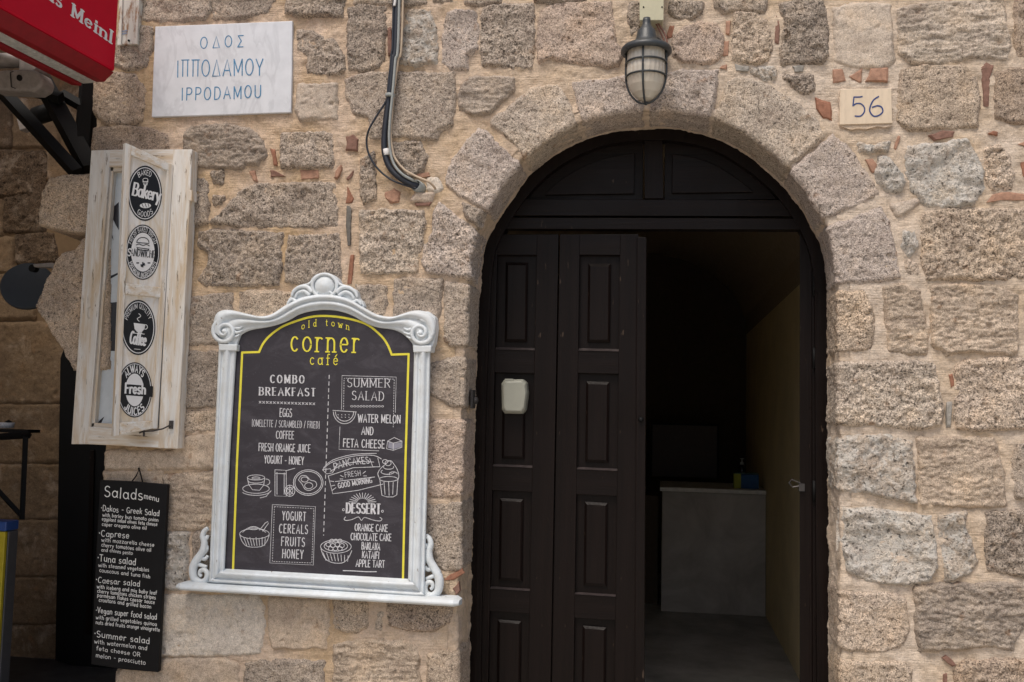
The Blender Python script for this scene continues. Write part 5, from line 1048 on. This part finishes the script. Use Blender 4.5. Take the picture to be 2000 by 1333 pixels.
cc = empty('security_camera', tuple(T_(85, 230, .3)), 'small dark camera half hidden behind the awning arms', 'camera')
MB().lathe([(.03, -.07), (.045, -.06), (.045, .05), (.03, .06)], T_(88, 222, .3), 16, (1, -.3, .1)).build('camera_body', BLACKM, cc, smooth=True); planeprism(wallp(.25), [(32,232),(50,228),(58,250),(38,255)], .02, -.03).build('mount', ALU, cc, bev=.004)

# ------------------------------------------------------------------ the shaded recess of the cafe, left
YR = .95
cafe = empty('cafe_wall', tuple(T_(60, 1280, YR)), 'dim honey coloured stone wall in the shaded recess at far left', 'wall')
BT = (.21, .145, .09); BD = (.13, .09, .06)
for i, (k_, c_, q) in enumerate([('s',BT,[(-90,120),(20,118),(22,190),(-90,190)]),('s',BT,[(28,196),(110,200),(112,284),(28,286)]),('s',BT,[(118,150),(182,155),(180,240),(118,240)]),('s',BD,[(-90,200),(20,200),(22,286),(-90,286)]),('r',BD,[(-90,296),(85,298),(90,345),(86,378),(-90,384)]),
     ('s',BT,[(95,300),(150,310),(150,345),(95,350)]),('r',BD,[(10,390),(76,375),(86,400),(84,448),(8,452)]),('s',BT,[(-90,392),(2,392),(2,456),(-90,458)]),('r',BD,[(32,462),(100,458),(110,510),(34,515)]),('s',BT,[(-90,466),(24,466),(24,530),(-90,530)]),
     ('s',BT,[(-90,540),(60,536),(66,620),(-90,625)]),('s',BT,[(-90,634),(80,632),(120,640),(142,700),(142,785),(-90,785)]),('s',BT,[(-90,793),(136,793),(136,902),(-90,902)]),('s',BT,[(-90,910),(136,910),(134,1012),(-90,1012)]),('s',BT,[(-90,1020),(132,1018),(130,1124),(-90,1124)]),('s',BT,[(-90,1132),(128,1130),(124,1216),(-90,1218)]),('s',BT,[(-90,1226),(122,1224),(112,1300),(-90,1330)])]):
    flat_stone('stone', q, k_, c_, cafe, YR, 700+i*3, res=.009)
bw = T_(-300, -100, YR+.01)
m = MB(); tz = T_(60, -200, YR)[2]; fl = T_(120, 1288, YR)[2]
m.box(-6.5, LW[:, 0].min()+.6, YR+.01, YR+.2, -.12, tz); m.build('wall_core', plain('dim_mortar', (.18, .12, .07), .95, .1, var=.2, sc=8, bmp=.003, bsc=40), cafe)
dd = pxprism([(118,700),(140,640),(215,600),(240,1330),(108,1290)], YR-.10, YR-.02).build('dark_opening', BLACKM); tag(dd, 'flat black sheet painting the darkness of the door opening between the cafe wall and the salad board', 'door')  # flat black sheet; the opening's darkness is put into its colour
planeprism(wallp(YR-.10), [(176,880),(184,880),(176,1240),(166,1240)], .012, 0).build('door_edge', DOORV, dd)
tag(MB().box(-6.5, -1.9, .05, YR+.01, -.12, fl).build('doorstep', SLATE, bev=.004), kind='structure')
tag(MB().box(-6.6, LW[:, 0].min()+.6, -.0, YR+.2, tz, tz+.2).build('shading_ceiling', DPLAST), kind='structure')  # out of view, added to shade the recess from above
tag(MB().box(X_A-2.1, X_A-1.93, -2.9, YR, -.12, tz).build('shading_side_wall', plain('side_wall_stone', (.24, .17, .11), .95, .1, var=.2, sc=6, bmp=.004, bsc=30)), 'unseen rough stone side wall carrying the awning, added to shade the recess', 'wall')  # out of view behind the awning side, added to keep light off the recess
# round heater lamp
hl = empty('disc_lamp', tuple(T_(55, 560, .3)), 'dark blue-grey round disc lamp on a short metal arm', 'lamp')
MB().lathe([(.001, -.012), (.118, -.012), (.125, -.006), (.125, .010), (.120, .014), (.001, .0145)], T_(55, 560, .32), 48, (.40, -.85, .30)).build('disc', plain('slate_blue_enamel', (.032, .038, .048), .6, .3, var=.08), hl)
planeprism(wallp(.16), [(64,516),(100,513),(115,518),(112,534),(98,522),(66,522)], .02, -.02).build('bracket_arm', ALU, hl, bev=.003); MB().lathe([(.018, 0), (.018, .03)], T_(70, 526, .20), 14, (0, -1, 0)).build('knuckle', BLACKM, hl)
# shelf bracket and cool box
sf = empty('shelf', tuple(T_(20, 1015, .5)), 'black steel bracket shelf on the shaded wall at the left edge', 'shelf')
def tb_(pts, r, name): return MB().tube([T_(x, y, Y) for x, y, Y in pts], r, 4).build(name, BLACKM, sf)
tb_([(-60,857,.5),(58,850,.5)], .018, 'top_bar'); tb_([(50,852,.5),(43,1015,.5)], .016, 'upright'); tb_([(-30,930,.5),(42,1008,.5)], .014, 'brace'); 
MB().box(T_(-80,850,.5)[0], T_(54,850,.5)[0], .5, .60, T_(20,850,.5)[2]+.012, T_(20,850,.5)[2]+.028).build('shelf_board', BLACKM, sf)
gl = empty('ashtray', tuple(T_(14, 842, .6)), 'small white dish with dark lid lying on the black shelf', 'dish'); c = T_(12, 846, .62)
MB().lathe([(.02, .0), (.035, .002), (.04, .03), (.036, .03)], (c[0], c[1], T_(20,850,.5)[2]+.03), 18).build('dish_body', CHALK, gl, smooth=True); MB().lathe([(.012, .031), (.02, .034), (.001, .045)], (c[0]+.01, c[1], T_(20,850,.5)[2]+.03), 12).build('dark_lid', BLACKM, gl)
fb = empty('display_cooler', tuple(T_(15, 1330, .2)), 'yellow display cooler with blue top and grey side at the left edge', 'cooler')
q = T_(22, 1040, .1); z_b = -.10; xe = T_(10, 1040, .1)[0]; xs = T_(46, 1018, .45)[0]
MB().box(xe-.5, xe, .10, .12, z_b, q[2]).build('yellow_front', plain('yellow_enamel', (.40, .32, .015), .4, .5), fb, bev=.004)
MB().box(xe-.5, xe+.004, .10, .19, q[2]+.002, T_(22, 1020, .1)[2]).build('blue_top', plain('blue_enamel', (.02, .06, .22), .4, .5), fb, bev=.006)
MB().box(xe-.5, xe+.005, .121, .187, z_b, q[2]).build('grey_side', plain('grey_side', (.07, .07, .075), .4, .5), fb, bev=.004)
